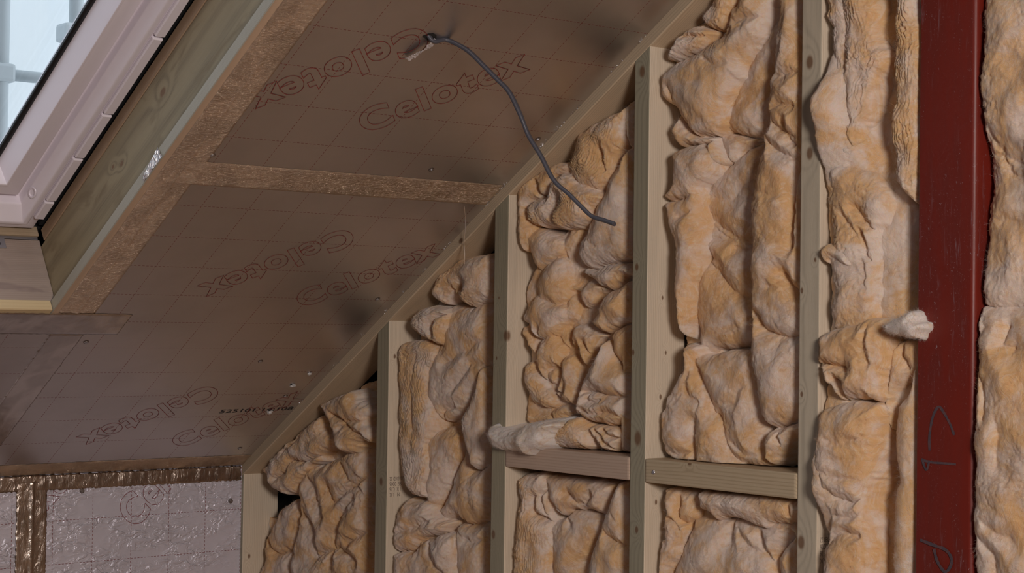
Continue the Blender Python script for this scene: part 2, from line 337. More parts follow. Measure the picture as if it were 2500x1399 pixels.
WOOL=[
('b0main',0,'big crumpled glass wool batt filling the lowest stud bay beside the foil knee wall',[([(-3500,1150,75),(-3489,1187,75),(-3449,1212,75),(-3386,1225,75),(-3332,1246,75),(-3272,1272,75),(-3209,1284,75),(-3199,921,75),(-3513,880,75),(-3532,972,75),(-3509,1041,75),(-3486,1088,75),(-3495,1123,75)],60,60,0),([(-3615,1063,75),(-3578,1107,75),(-3512,1131,75),(-3478,1098,75),(-3493,1043,75),(-3516,1000,75),(-3500,881,75),(-3652,864,41),(-3652,946,55),(-3642,973,75),(-3652,1009,64),(-3627,1039,75)],45,40,0)],[([(-3362,1171),(-3345,1133),(-3285,1168),(-3211,1200)],10,0),([(-3270,1152),(-3314,1105),(-3336,1060),(-3341,994)],8,0),([(-3463,1100),(-3422,1069),(-3404,1009)],8,0),([(-3282,1048),(-3237,1070),(-3193,1083)],10,0),([(-3441,1182),(-3409,1149),(-3383,1099)],14,0),([(-3619,1013),(-3576,990),(-3509,1007)],4,0),([(-3397,1010),(-3312,1037),(-3251,1009)],10,0),([(-3317,1235),(-3286,1194),(-3218,1165)],14,0)],0,1.5),
('b0tuft',0,'torn scrap of glass wool tucked under the raking timber at its lowest end',[([(-3652,1185,45),(-3601,1207,45),(-3560,1241,45),(-3510,1267,45),(-3446,1302,45),(-3438,1311,45),(-3376,1336,45),(-3359,1302,45),(-3327,1278,45),(-3334,1260,45),(-3381,1240,45),(-3388,1222,45),(-3427,1215,45),(-3451,1191,45),(-3475,1176,45),(-3490,1143,45),(-3540,1135,45),(-3591,1148,45),(-3596,1171,45),(-3626,1182,45)],40,28,1)],[([(-3502,1219),(-3453,1218),(-3374,1241)],2,0),([(-3502,1219),(-3518,1195),(-3559,1174)],3,0),([(-3527,1239),(-3479,1269),(-3455,1275)],6,0)],0,1.3),
('b0hang',0,'fluffy pale-topped tuft of glass wool hanging below the black gap in the lowest bay',[([(-3369,1361,35),(-3330,1369,35),(-3285,1388,35),(-3232,1394,35),(-3217,1374,35),(-3180,1358,35),(-3194,1328,35),(-3161,1313,35),(-3160,1280,35),(-3185,1287,35),(-3215,1281,35),(-3221,1263,35),(-3251,1247,35),(-3281,1255,35),(-3305,1288,35),(-3329,1321,35)],45,30,0)],[([(-3307,1340),(-3261,1325),(-3216,1302),(-3157,1289)],4,0),([(-3276,1307),(-3246,1326),(-3194,1329)],6,0)],0,1.4),
('b0back',0,'dark scrap of glass wool behind the pale tuft, against the shortest free stud',[([(-3297,1400,85),(-3253,1416,85),(-3227,1421,85),(-3222,1240,85),(-3293,1240,85),(-3400,1215,85),(-3449,1229,85),(-3379,1273,85),(-3295,1322,85)],25,40,0)],[],0,1.2),
('b1curl',1,'curled over end of glass wool at the top of the second bay under the rafter',[([(-2953,1596,40),(-2954,1616,40),(-2941,1644,40),(-2915,1664,40),(-2877,1679,40),(-2814,1692,40),(-2755,1696,40),(-2753,1603,40),(-2805,1584,40),(-2843,1584,40),(-2875,1600,40),(-2882,1616,40),(-2901,1600,40),(-2914,1584,40)],45,45,1)],[([(-2856,1595),(-2869,1615),(-2850,1625)],1,0)],0,1.0),
('b1roll',1,'small rolled wad of glass wool beside the top of the second stud',[([(-3016,1559,32),(-3003,1575,32),(-2963,1586,32),(-2923,1584,32),(-2896,1576,32),(-2896,1552,32),(-2908,1520,32),(-2914,1500,32),(-2947,1503,32),(-2995,1519,32),(-3022,1535,32)],40,35,2)],[([(-2941,1519),(-2945,1543),(-2922,1564),(-2890,1568)],2,0)],0,1.0),
('b1main',1,'lumpy bulging glass wool batt filling the second bay from the left',[([(-2945,1528,60),(-2932,1560,60),(-2927,1592,60),(-2843,1584,60),(-2777,1608,60),(-2774,1444,60),(-2801,1424,60),(-2838,1395,60),(-2863,1370,60),(-2927,1339,60),(-2960,1342,60),(-2995,1372,60),(-3006,1417,60),(-3003,1445,60),(-2977,1483,60),(-2944,1508,60)],45,60,0),([(-2996,1305,60),(-2963,1323,60),(-2910,1334,60),(-2871,1325,60),(-2870,1285,60),(-2902,1243,60),(-2914,1203,60),(-2958,1147,60),(-2965,1138,60),(-2992,1164,60),(-3000,1216,60),(-2994,1241,60),(-3005,1280,60)],42,50,0),([(-2773,1466,52),(-2808,1465,52),(-2819,1414,52),(-2843,1377,52),(-2862,1345,52),(-2854,1314,52),(-2841,1283,52),(-2821,1246,52),(-2803,1247,52),(-2778,1276,52),(-2770,1311,52)],45,35,0),([(-2916,1202,62),(-2898,1240,62),(-2861,1305,62),(-2840,1244,62),(-2815,1246,62),(-2782,1275,62),(-2779,1144,62),(-2819,1132,62),(-2856,1128,62),(-2895,1144,62),(-2908,1143,62),(-2928,1129,62),(-2961,1142,62)],35,45,0),([(-2890,1133,58),(-2839,1130,58),(-2774,1148,58),(-2770,979,58),(-2892,963,58),(-2882,1055,58),(-2889,1098,58)],42,50,0),([(-3063,1499,81),(-2824,1543,92),(-2812,970,92),(-3063,937,92)],10,40,0),([(-3063,1584,71),(-2817,1723,90),(-2808,1325,90),(-3063,1311,77)],8,30,0)],[([(-2914,1468),(-2857,1489),(-2794,1514)],18,0),([(-2937,1343),(-2931,1363),(-2892,1373)],6,0),([(-2890,1411),(-2833,1464),(-2774,1470)],16,0),([(-2876,1115),(-2825,1097),(-2767,1115)],12,0)],0,1.0),
('b1strip',1,'tall fibrous torn edge of glass wool lying against the second stud',[([(-3063,1503,30),(-3008,1512,30),(-2961,1509,30),(-2937,1485,30),(-2946,1465,30),(-2963,1449,30),(-2965,1412,30),(-2961,1389,30),(-2944,1345,30),(-2953,1309,30),(-2969,1288,30),(-2958,1236,30),(-2967,1200,30),(-2959,1176,30),(-3027,1179,30),(-3056,1233,30),(-3063,1294,29),(-3060,1376,30),(-3063,1450,16),(-3063,1466,26)],26,30,2.2)],[([(-2994,1480),(-3012,1411),(-3004,1339),(-3009,1274)],12,0)],0,1.0),
('b1low',1,'folded glass wool scrap at the foot of the second bay in the picture',[([(-3045,1173,38),(-2997,1169,38),(-2963,1172,38),(-2936,1142,38),(-2923,1135,38),(-2896,1130,38),(-2915,1108,38),(-2968,1095,38),(-3001,1063,38),(-3062,1053,38),(-3063,1082,23),(-3063,1099,17),(-3063,1131,22)],36,35,0),([(-3063,1050,13),(-3055,1057,38),(-3001,1063,38),(-2981,1086,38),(-2928,1103,38),(-2870,1117,38),(-2863,1070,38),(-2860,969,38),(-3063,943,25),(-3063,1025,19)],36,35,0)],[([(-3050,1096),(-3002,1113),(-2949,1134)],7,0),([(-2948,1082),(-2934,1052),(-2894,1029)],7,0)],0,1.5),
('b2swirl',2,'swirling layered glass wool folds directly behind the grey cable',[([(-2665,1800,24),(-2665,1813,13),(-2652,1835,30),(-2618,1844,30),(-2589,1856,30),(-2557,1862,30),(-2529,1866,30),(-2509,1857,30),(-2516,1844,30),(-2548,1835,30),(-2564,1820,30),(-2568,1804,30),(-2596,1794,30),(-2630,1790,30),(-2633,1769,30),(-2629,1747,30),(-2620,1739,30),(-2628,1714,30),(-2644,1688,30),(-2657,1701,30),(-2665,1729,25),(-2665,1764,23)],35,30,0.6),([(-2640,1788,35),(-2615,1796,35),(-2574,1802,35),(-2562,1831,35),(-2530,1850,35),(-2498,1838,35),(-2466,1815,35),(-2435,1803,35),(-2423,1789,35),(-2450,1772,35),(-2457,1754,35),(-2465,1744,35),(-2492,1734,35),(-2528,1729,35),(-2552,1734,35),(-2576,1740,35),(-2601,1738,35),(-2626,1742,35),(-2635,1753,35)],55,45,2),([(-2505,1915,40),(-2482,1921,40),(-2459,1934,40),(-2424,1941,40),(-2386,1953,40),(-2368,1959,40),(-2364,1948,40),(-2371,1918,40),(-2374,1898,40),(-2385,1878,40),(-2396,1868,40),(-2407,1843,40),(-2414,1823,40),(-2437,1803,40),(-2472,1800,40),(-2503,1817,40),(-2519,1829,40),(-2528,1853,40),(-2520,1871,40),(-2512,1884,40),(-2505,1899,40)],45,45,2)],[([(-2610,1827),(-2597,1799),(-2577,1798),(-2561,1824)],0,0),([(-2555,1739),(-2552,1765),(-2540,1789)],1,0),([(-2428,1879),(-2424,1856),(-2420,1837)],5,0),([(-2390,1882),(-2390,1861),(-2386,1841)],3,0)],0,1.0),
('b2cone',2,'smooth cone shaped fold of glass wool right of the end of the cable',[([(-2353,1884,48),(-2379,1881,48),(-2397,1856,48),(-2412,1839,48),(-2430,1809,48),(-2449,1783,48),(-2464,1763,48),(-2479,1737,48),(-2490,1717,48),(-2506,1698,48),(-2509,1680,48),(-2493,1661,48),(-2462,1655,48),(-2424,1665,48),(-2371,1669,48),(-2349,1672,48)],48,60,0),([(-2379,1966,50),(-2385,1936,50),(-2383,1907,50),(-2373,1883,50),(-2366,1872,50),(-2351,1871,50),(-2353,1974,50)],35,30,0),([(-2497,1661,48),(-2462,1654,48),(-2424,1664,48),(-2349,1669,48),(-2348,1636,48),(-2378,1639,48),(-2408,1618,48),(-2423,1613,48),(-2462,1632,48),(-2489,1645,48)],40,35,0)],[([(-2471,1710),(-2432,1696),(-2344,1699)],25,0)],0,1.0),
('b2crumple',2,'tightly crumpled glass wool batt in the third bay above the short noggin',[([(-2643,1743,42),(-2609,1740,42),(-2580,1724,42),(-2556,1718,42),(-2547,1697,42),(-2551,1681,42),(-2583,1665,42),(-2612,1649,42),(-2629,1666,42),(-2646,1693,42),(-2665,1732,25)],36,35,0),([(-2568,1717,60),(-2540,1740,60),(-2500,1739,60),(-2519,1697,60),(-2539,1670,60),(-2542,1633,60),(-2521,1606,60),(-2554,1606,60),(-2547,1670,60),(-2571,1684,60)],30,30,0),([(-2621,1650,50),(-2588,1674,50),(-2560,1686,50),(-2533,1670,50),(-2534,1579,50),(-2624,1579,50),(-2629,1633,50)],45,42,0),([(-2665,1557,40),(-2649,1582,40),(-2630,1600,40),(-2617,1615,40),(-2580,1597,40),(-2535,1588,40),(-2535,1570,40),(-2548,1546,40),(-2556,1529,40),(-2583,1519,40),(-2610,1516,40),(-2629,1522,40),(-2634,1539,40),(-2653,1548,40)],40,40,0),([(-2664,1548,42),(-2641,1545,42),(-2631,1528,42),(-2622,1516,42),(-2617,1495,42),(-2626,1486,42),(-2645,1497,42),(-2654,1518,42),(-2664,1524,42)],30,25,0),([(-2615,1519,52),(-2584,1537,52),(-2566,1540,52),(-2561,1523,52),(-2551,1508,52),(-2555,1481,52),(-2559,1460,52),(-2569,1469,52),(-2591,1460,52),(-2600,1435,52),(-2614,1447,52),(-2626,1471,52),(-2628,1495,52)],40,30,0),([(-2524,1612,65),(-2514,1579,65),(-2523,1556,65),(-2540,1547,65),(-2540,1520,65),(-2544,1499,65),(-2562,1505,65),(-2576,1525,65),(-2567,1555,65),(-2559,1579,65),(-2550,1609,65)],35,25,0),([(-2548,1644,62),(-2521,1620,62),(-2495,1638,62),(-2469,1638,62),(-2426,1614,62),(-2455,1608,62),(-2468,1588,62),(-2493,1579,62),(-2507,1585,62),(-2520,1612,62),(-2551,1600,62)],35,30,0),([(-2471,1556,50),(-2454,1568,50),(-2450,1588,50),(-2425,1611,50),(-2372,1631,50),(-2355,1636,50),(-2354,1554,50),(-2395,1545,50),(-2416,1539,50),(-2428,1530,50),(-2454,1539,50)],45,45,0),([(-2534,1541,62),(-2519,1553,62),(-2493,1553,62),(-2467,1536,62),(-2445,1530,62),(-2458,1521,62),(-2475,1498,62),(-2483,1474,62),(-2496,1462,62),(-2518,1509,62),(-2536,1497,62)],40,30,0),([(-2422,1531,52),(-2397,1545,52),(-2356,1554,52),(-2352,1312,52),(-2393,1309,52),(-2383,1466,52),(-2404,1488,52)],32,30,0),([(-2560,1490,60),(-2529,1492,60),(-2516,1479,60),(-2502,1445,60),(-2510,1421,60),(-2518,1388,60),(-2545,1393,60),(-2567,1401,60),(-2581,1415,60),(-2568,1433,60),(-2564,1454,60)],44,38,0),([(-2657,1476,45),(-2629,1479,45),(-2615,1459,45),(-2601,1435,45),(-2573,1407,45),(-2577,1389,45),(-2604,1382,45),(-2637,1392,45),(-2651,1416,45),(-2658,1433,45)],34,30,1.5),([(-2607,1459,58),(-2575,1469,58),(-2562,1460,58),(-2570,1430,58),(-2588,1430,58),(-2602,1441,58)],35,22,0),([(-2665,1376,52),(-2643,1380,55),(-2616,1375,55),(-2579,1371,55),(-2579,1353,55),(-2615,1351,55),(-2661,1348,55)],30,25,0),([(-2590,1388,60),(-2549,1396,60),(-2518,1379,60),(-2549,1365,60),(-2580,1356,60),(-2594,1376,60)],34,25,0),([(-2665,1699,32),(-2402,1782,92),(-2393,1299,92),(-2665,1282,43)],10,40,0),([(-2659,1856,90),(-2398,1987,90),(-2392,1632,90),(-2654,1635,90)],6,30,0)],[([(-2580,1424),(-2557,1413),(-2548,1431)],3,0),([(-2475,1486),(-2497,1515)],4,0),([(-2637,1539),(-2604,1519),(-2605,1537)],6,0),([(-2462,1521),(-2471,1504),(-2474,1475)],4,0)],0,1.0),
('b2lowcone',2,'broad drooping fold of glass wool low in the third bay, above the short noggin',[([(-2418,1525,45),(-2401,1488,45),(-2372,1469,45),(-2355,1461,45),(-2354,1382,45),(-2370,1367,45),(-2403,1360,45),(-2453,1363,45),(-2471,1365,45),(-2493,1375,45),(-2506,1377,45),(-2498,1410,45),(-2489,1433,45),(-2473,1460,45),(-2452,1493,45),(-2431,1516,45)],50,50,0)],[([(-2477,1423),(-2447,1424),(-2417,1413),(-2355,1422)],3,0),([(-2480,1388),(-2454,1380),(-2412,1385),(-2371,1379)],8,0),([(-2459,1417),(-2464,1406),(-2429,1407)],6,0)],0,1.0),
('b2sill',2,'wads of glass wool resting on the short noggin between third and fourth studs',[([(-2583,1338,35),(-2547,1355,35),(-2516,1368,35),(-2486,1376,35),(-2460,1357,35),(-2451,1337,35),(-2444,1315,35),(-2502,1308,35),(-2559,1308,35),(-2582,1321,35)],42,30,2),([(-2461,1360,40),(-2439,1361,40),(-2381,1361,40),(-2376,1336,40),(-2388,1311,40),(-2422,1313,40),(-2456,1337,40)],40,35,0)],[([(-2420,1351),(-2403,1340),(-2374,1339)],2,0),([(-2439,1347),(-2416,1328),(-2390,1316)],3,0)],0,1.0),
('b2tuft',2,'loose white tuft of glass wool hanging over the short noggin and third stud',[([(-2697,1345,-10),(-2683,1351,-10),(-2649,1339,-10),(-2612,1341,-10),(-2585,1357,-10),(-2540,1362,-10),(-2509,1358,-10),(-2526,1343,-10),(-2530,1325,-10),(-2552,1306,-10),(-2579,1294,-10),(-2611,1300,-10),(-2653,1298,-10),(-2682,1304,-10),(-2694,1321,-10)],24,26,0)],[([(-2554,1359),(-2567,1335),(-2576,1320)],16,0)],1,1.2),
('b2lowa',2,'fibrous glass wool strip under the short noggin beside the third stud',[([(-2665,1245,34),(-2639,1255,40),(-2585,1259,40),(-2589,1244,40),(-2573,1225,40),(-2569,1203,40),(-2572,1166,40),(-2568,1149,40),(-2563,1097,40),(-2558,1024,40),(-2665,1012,13),(-2665,1087,19),(-2665,1137,31),(-2665,1187,40),(-2658,1198,40),(-2665,1225,34)],35,35,1.6)],[([(-2609,1210),(-2612,1178),(-2597,1174),(-2570,1162)],2,0),([(-2590,1219),(-2568,1236)],3,0),([(-2597,1172),(-2581,1171),(-2570,1162)],1,0),([(-2590,1214),(-2582,1180),(-2566,1167)],4,0)],0,1.0),
('b2lowb',2,'wide glass wool batt below the short noggin with a folded flap at its top',[([(-2607,1252,52),(-2584,1258,52),(-2398,1255,52),(-2412,1233,52),(-2422,1213,52),(-2436,1192,52),(-2486,1197,52),(-2519,1194,52),(-2552,1172,52),(-2583,1201,52),(-2587,1226,52)],40,40,0),([(-2589,1178,58),(-2566,1167,58),(-2529,1191,58),(-2493,1199,58),(-2438,1184,58),(-2441,1158,58),(-2459,1141,58),(-2469,1111,58),(-2483,1085,58),(-2489,1031,58),(-2578,1020,58),(-2584,1094,58),(-2591,1155,58)],42,60,0)],[([(-2525,1224),(-2506,1211),(-2480,1206),(-2473,1202)],5,0),([(-2480,1206),(-2459,1229)],5,0),([(-2569,1200),(-2539,1183),(-2523,1165)],8,0)],0,1.0),
('b2lowc',2,'pale glass wool fold below the short noggin running behind the fourth stud',[([(-2391,1256,42),(-2350,1262,42),(-2346,1051,42),(-2472,1035,42),(-2455,1109,42),(-2442,1144,42),(-2428,1172,42),(-2418,1195,42),(-2401,1229,42)],40,50,0)],[([(-2411,1158),(-2380,1145),(-2345,1139)],6,0),([(-2384,1199),(-2367,1181)],20,0)],0,1.0),
('b3upper',3,'large smooth lobe of glass wool at the top of the fourth bay',[([(-2108,2106,42),(-2088,2115,42),(-2080,2142,42),(-2015,2133,42),(-2022,2080,42),(-2030,2050,42),(-2054,2029,42),(-2074,2010,42),(-2078,1985,42),(-2098,1972,42),(-2106,1951,42),(-2118,1922,42),(-2126,1901,42),(-2143,1889,42),(-2186,1888,42),(-2204,1897,42),(-2222,1917,42),(-2231,1937,42),(-2253,1949,42),(-2271,1966,37),(-2271,1981,30),(-2271,1994,28),(-2271,2007,36),(-2254,2019,42),(-2215,2031,42),(-2176,2042,42),(-2158,2053,42),(-2129,2062,42),(-2112,2075,42)],52,55,0),([(-2255,1901,45),(-2247,1917,45),(-2234,1935,45),(-2220,1914,45),(-2202,1894,45),(-2172,1886,45),(-2146,1887,45),(-2154,1875,45),(-2176,1870,45),(-2206,1874,45),(-2233,1868,45),(-2246,1885,45)],40,32,0),([(-2176,1871,50),(-2151,1886,50),(-2138,1862,50),(-2129,1846,50),(-2137,1834,50),(-2154,1832,50),(-2163,1848,50),(-2172,1864,50)],40,28,0),([(-2271,2123,34),(-2182,2163,88),(-2064,2146,88),(-2061,1936,88),(-2271,1951,51)],10,40,0)],[([(-2112,2088),(-2087,2078),(-2062,2081),(-2026,2083)],10,0),([(-2111,2063),(-2074,2068),(-2062,2078)],16,0),([(-2158,2050),(-2132,2056),(-2103,2065)],5,0),([(-2166,2035),(-2153,2018),(-2127,2006),(-2077,2004)],20,0),([(-2271,1989),(-2244,1980),(-2230,1947)],12,0)],0,1.0),
('b3tufts',3,'torn fibrous glass wool wedged under the rafter beside the top of the fourth stud',[([(-2171,2091,32),(-2163,2108,32),(-2137,2124,32),(-2138,2149,32),(-2079,2141,32),(-2099,2100,32),(-2107,2086,32),(-2124,2073,32),(-2141,2073,32),(-2158,2080,32)],36,26,1.8),([(-2259,2031,28),(-2232,2057,28),(-2219,2074,28),(-2180,2085,28),(-2158,2079,28),(-2141,2068,28),(-2154,2057,28),(-2162,2046,28),(-2188,2036,28),(-2218,2030,28),(-2241,2026,28)],36,26,1.8)],[([(-2206,2068),(-2163,2063),(-2150,2057)],4,0)],0,1.0),
('b3deep',3,'recessed middle layer of glass wool in the fourth bay left of the upright roll',[([(-2043,2085,65),(-2017,2079,65),(-2006,2050,65),(-2006,2020,65),(-2017,1985,65),(-2021,1943,65),(-2024,1919,65),(-2040,1896,65),(-2044,1875,65),(-2072,1874,65),(-2097,1882,65),(-2122,1887,65),(-2148,1901,65),(-2142,1916,65),(-2132,1946,65),(-2124,1971,65),(-2099,1990,65),(-2091,2014,65),(-2067,2036,65),(-2047,2055,65)],36,60,0),([(-2155,1899,68),(-2117,1886,68),(-2083,1878,68),(-2043,1875,68),(-2083,1869,68),(-2108,1855,68),(-2120,1837,68),(-2133,1835,68),(-2146,1854,68),(-2155,1870,68),(-2161,1887,68)],30,30,0),([(-2184,1832,72),(-2158,1833,72),(-2137,1835,72),(-2116,1853,72),(-2087,1866,72),(-2046,1875,72),(-2044,1690,72),(-2212,1694,72),(-2213,1776,72),(-2209,1802,72),(-2188,1816,72)],36,70,0),([(-2060,1709,72),(-2057,1517,72),(-2102,1513,72),(-2132,1506,72),(-2166,1508,72),(-2187,1498,72),(-2209,1504,72),(-2214,1517,72),(-2205,1523,72),(-2214,1552,72),(-2219,1583,72),(-2218,1631,72),(-2207,1656,72),(-2199,1675,72),(-2212,1713,72)],42,70,0),([(-2266,2175,92),(-1984,2135,92),(-1977,1659,92),(-2258,1663,92)],8,40,0)],[([(-2117,1926),(-2093,1949),(-2060,1952)],28,0),([(-2142,1898),(-2108,1891),(-2075,1880),(-2038,1880)],8,0),([(-2166,1777),(-2127,1769),(-2090,1798),(-2054,1811)],18,0),([(-2187,1746),(-2148,1723),(-2105,1700),(-2064,1696)],8,0),([(-2187,1737),(-2144,1710),(-2097,1691)],9,0),([(-2190,1684),(-2164,1655),(-2138,1630),(-2104,1602),(-2067,1599)],9,0),([(-2114,1688),(-2089,1686),(-2060,1686)],6,0),([(-2196,1520),(-2162,1533),(-2112,1546),(-2066,1544)],26,0),([(-2190,1687),(-2173,1671),(-2181,1665)],5,0)],0,1.0),
('b3left',3,'narrow ragged glass wool strip against the fourth stud, halfway up the bay',[([(-2246,1865,36),(-2224,1870,36),(-2189,1874,36),(-2158,1868,36),(-2143,1852,36),(-2145,1827,36),(-2153,1812,36),(-2174,1798,36),(-2178,1773,36),(-2222,1778,36),(-2262,1773,36),(-2267,1780,36),(-2245,1804,36),(-2243,1836,36)],42,40,0),([(-2265,1773,36),(-2222,1779,36),(-2179,1798,36),(-2174,1738,36),(-2173,1692,36),(-2177,1673,36),(-2181,1645,36),(-2193,1620,36),(-2206,1567,36),(-2212,1536,36),(-2216,1526,36),(-2225,1548,36),(-2230,1567,36),(-2233,1621,36),(-2236,1652,36),(-2236,1693,36),(-2253,1728,36),(-2258,1764,36)],38,34,0)],[([(-2216,1745),(-2189,1754),(-2168,1778)],10,0),([(-2166,1672),(-2183,1629),(-2197,1567)],6,0)],0,1.0),
('b3low',3,'glass wool slumped on the long noggin in the fourth bay',[([(-2219,1517,42),(-2213,1517,42),(-2184,1517,42),(-2184,1505,42),(-2188,1480,42),(-2170,1455,42),(-2149,1425,42),(-2135,1395,42),(-2118,1386,42),(-2110,1359,42),(-2101,1338,42),(-2092,1324,42),(-2068,1310,42),(-2092,1293,42),(-2220,1296,42),(-2263,1322,42),(-2259,1325,42),(-2270,1340,42),(-2271,1356,38),(-2271,1388,42),(-2258,1411,42),(-2256,1424,42),(-2240,1440,42),(-2227,1460,42),(-2219,1469,42),(-2217,1491,42)],42,50,0),([(-2200,1504,56),(-2172,1499,56),(-2142,1506,56),(-2108,1509,56),(-2043,1515,56),(-2034,1448,56),(-2029,1403,56),(-2025,1379,56),(-2028,1358,56),(-2024,1328,56),(-2018,1307,56),(-2080,1306,56),(-2110,1325,56),(-2127,1358,56),(-2132,1385,56),(-2149,1397,56),(-2162,1421,56),(-2184,1455,56),(-2202,1479,56)],50,70,0),([(-2265,1615,80),(-2166,1615,80),(-2163,1411,80),(-2262,1407,80)],6,30,0)],[([(-2180,1380),(-2184,1349),(-2179,1312)],3,0),([(-2260,1408),(-2224,1416),(-2186,1448)],20,0),([(-2195,1467),(-2203,1442),(-2194,1426),(-2168,1412)],10,0),([(-2121,1414),(-2088,1418),(-2072,1446),(-2039,1454)],26,0),([(-2268,1328),(-2223,1321),(-2188,1324)],8,0),([(-2103,1354),(-2070,1328),(-2018,1329)],14,0)],0,1.0),
('b3roll',3,'long upright roll of glass wool on the right of the fourth bay',[([(-1991,2130,46),(-1996,2092,46),(-1998,2068,46),(-2005,2033,46),(-2007,1988,46),(-2016,1977,46),(-2018,1947,46),(-2024,1923,46),(-2015,1901,46),(-2023,1893,46),(-2031,1872,46),(-2027,1854,46),(-2038,1840,46),(-2046,1810,46),(-2046,1779,46),(-2054,1765,46),(-2057,1719,46),(-2050,1689,46),(-2054,1689,46),(-2054,1598,46),(-2050,1553,46),(-2055,1507,46),(-2041,1448,46),(-2028,1403,46),(-2016,1380,46),(-2000,1375,46),(-1984,1380,46),(-1953,1389,46),(-1917,1405,46),(-1925,2121,46)],56,52,0),([(-2024,1364,46),(-2008,1377,46),(-1984,1381,46),(-1917,1405,46),(-1917,1373,46),(-1957,1362,46),(-1984,1340,46),(-2005,1313,46),(-2017,1320,46),(-2025,1349,46)],44,32,0)],[([(-2002,1899),(-1978,1882),(-1947,1868)],8,0),([(-2013,1870),(-1985,1847),(-1946,1830)],10,0),([(-2032,1784),(-2000,1770),(-1957,1774)],24,0),([(-2037,1574),(-2013,1547),(-1981,1533),(-1935,1533)],5,0),([(-1975,1642),(-1959,1624),(-1935,1604)],4,0),([(-1998,1619),(-1966,1616)],20,0),([(-2003,1974),(-1975,1974),(-1941,1976)],12,0),([(-2010,1915),(-1986,1925),(-1951,1919)],12,0),([(-1974,1894),(-1958,1863),(-1947,1856)],8,0),([(-1939,1832),(-1949,1774),(-1951,1736),(-1956,1686)],5,0),([(-1986,1373),(-1982,1355),(-1990,1337)],5,0)],0,1.0),
('b3lowleft',3,'narrow glass wool fold under the long noggin against the fourth stud',[([(-2255,1247,38),(-2254,1257,38),(-2220,1261,38),(-2213,1241,38),(-2219,1222,38),(-2212,1200,38),(-2193,1197,38),(-2212,1159,38),(-2218,1140,38),(-2243,1105,38),(-2265,1050,38),(-2269,1084,38),(-2266,1140,38),(-2260,1168,38),(-2250,1164,38),(-2258,1200,38),(-2250,1215,38),(-2257,1233,38)],38,34,0),([(-2230,1261,48),(-2185,1256,48),(-2178,1221,48),(-2190,1202,48),(-2203,1196,48),(-2222,1194,48),(-2229,1212,48),(-2223,1237,48)],36,32,0)],[([(-2244,1202),(-2225,1200),(-2205,1183)],6,0)],0,1.0),
('b3flap',3,'torn flap of glass wool hanging just under the long noggin',[([(-2171,1254,34),(-2165,1261,34),(-1919,1266,34),(-1919,1241,34),(-1960,1220,34),(-1997,1215,34),(-2006,1205,34),(-2023,1210,34),(-2055,1213,34),(-2076,1216,34),(-2100,1220,34),(-2127,1210,34),(-2134,1215,34),(-2162,1223,34),(-2165,1241,34)],36,34,0.6)],[([(-1956,1256),(-1950,1235),(-1933,1224)],6,0),([(-2101,1243),(-2083,1227)],16,0)],0,1.0),
('b3lowmain',3,'broad swelling glass wool batt at the bottom of the fourth bay below the flap',[([(-2200,1214,58),(-2157,1218,58),(-2095,1221,58),(-2042,1220,58),(-1939,1242,58),(-1937,1091,58),(-2271,1049,44),(-2247,1113,58),(-2231,1137,58),(-2219,1166,58),(-2200,1195,58)],52,75,0),([(-2271,1259,50),(-1969,1263,92),(-1967,1084,92),(-2271,1049,44)],8,40,0)],[([(-2097,1223),(-2100,1178)],5,0),([(-2091,1206),(-2055,1174),(-2020,1161),(-1991,1147)],16,0),([(-2035,1198),(-2020,1167),(-1993,1148)],8,0),([(-1963,1201),(-1994,1163),(-1990,1133)],3,0)],0,1.0),
('b4upper',4,'tall ragged glass wool batt between the tallest stud and the red column, upper half',[([(-1869,2112,9),(-1869,2072,15),(-1869,2053,18),(-1860,2039,26),(-1856,2001,26),(-1862,1982,26),(-1857,1951,26),(-1860,1918,26),(-1867,1912,26),(-1864,1885,26),(-1868,1858,26),(-1862,1849,26),(-1869,1826,19),(-1862,1821,26),(-1811,1814,26),(-1801,1833,26),(-1793,1853,26),(-1783,1878,26),(-1773,1904,26),(-1765,1942,26),(-1755,1964,26),(-1745,1986,26),(-1762,2004,26),(-1764,2031,26),(-1769,2100,26)],32,32,1.3)],[([(-1828,2106),(-1822,2013),(-1826,1947),(-1816,1880)],10,0),([(-1855,1909),(-1829,1907),(-1825,1867)],6,0),([(-1850,1849),(-1824,1854),(-1799,1832)],5,0)],0,1.3),
('b4back',4,'recessed glass wool layer in the narrow bay beside the red column',[([(-1852,2118,72),(-1708,2098,72),(-1706,1869,72),(-1791,1883,72),(-1849,1887,72)],22,50,0),([(-1821,1885,68),(-1775,1881,68),(-1703,1882,68),(-1701,1746,68),(-1786,1749,68),(-1820,1818,68)],26,50,0),([(-1785,1762,62),(-1757,1761,62),(-1697,1751,62),(-1695,1539,62),(-1787,1537,62),(-1785,1699,62)],30,45,0),([(-1869,2105,-41),(-1722,2102,90),(-1711,1114,90),(-1869,1103,-26)],6,40,0)],[([(-1781,2020),(-1769,1992),(-1764,1968)],5,0),([(-1780,1963),(-1796,1915),(-1804,1883)],8,0)],0,1.0),
('b4lam',4,'laminated glass wool edge hanging along the upper left side of the red column',[([(-1734,2095,22),(-1735,2027,22),(-1731,2003,22),(-1736,1962,22),(-1732,1922,22),(-1735,1874,22),(-1738,1845,22),(-1731,1828,22),(-1730,1783,22),(-1718,1766,22),(-1700,1748,22),(-1690,1743,22),(-1679,1742,22),(-1679,2086,22)],22,22,3)],[],0,1.2),
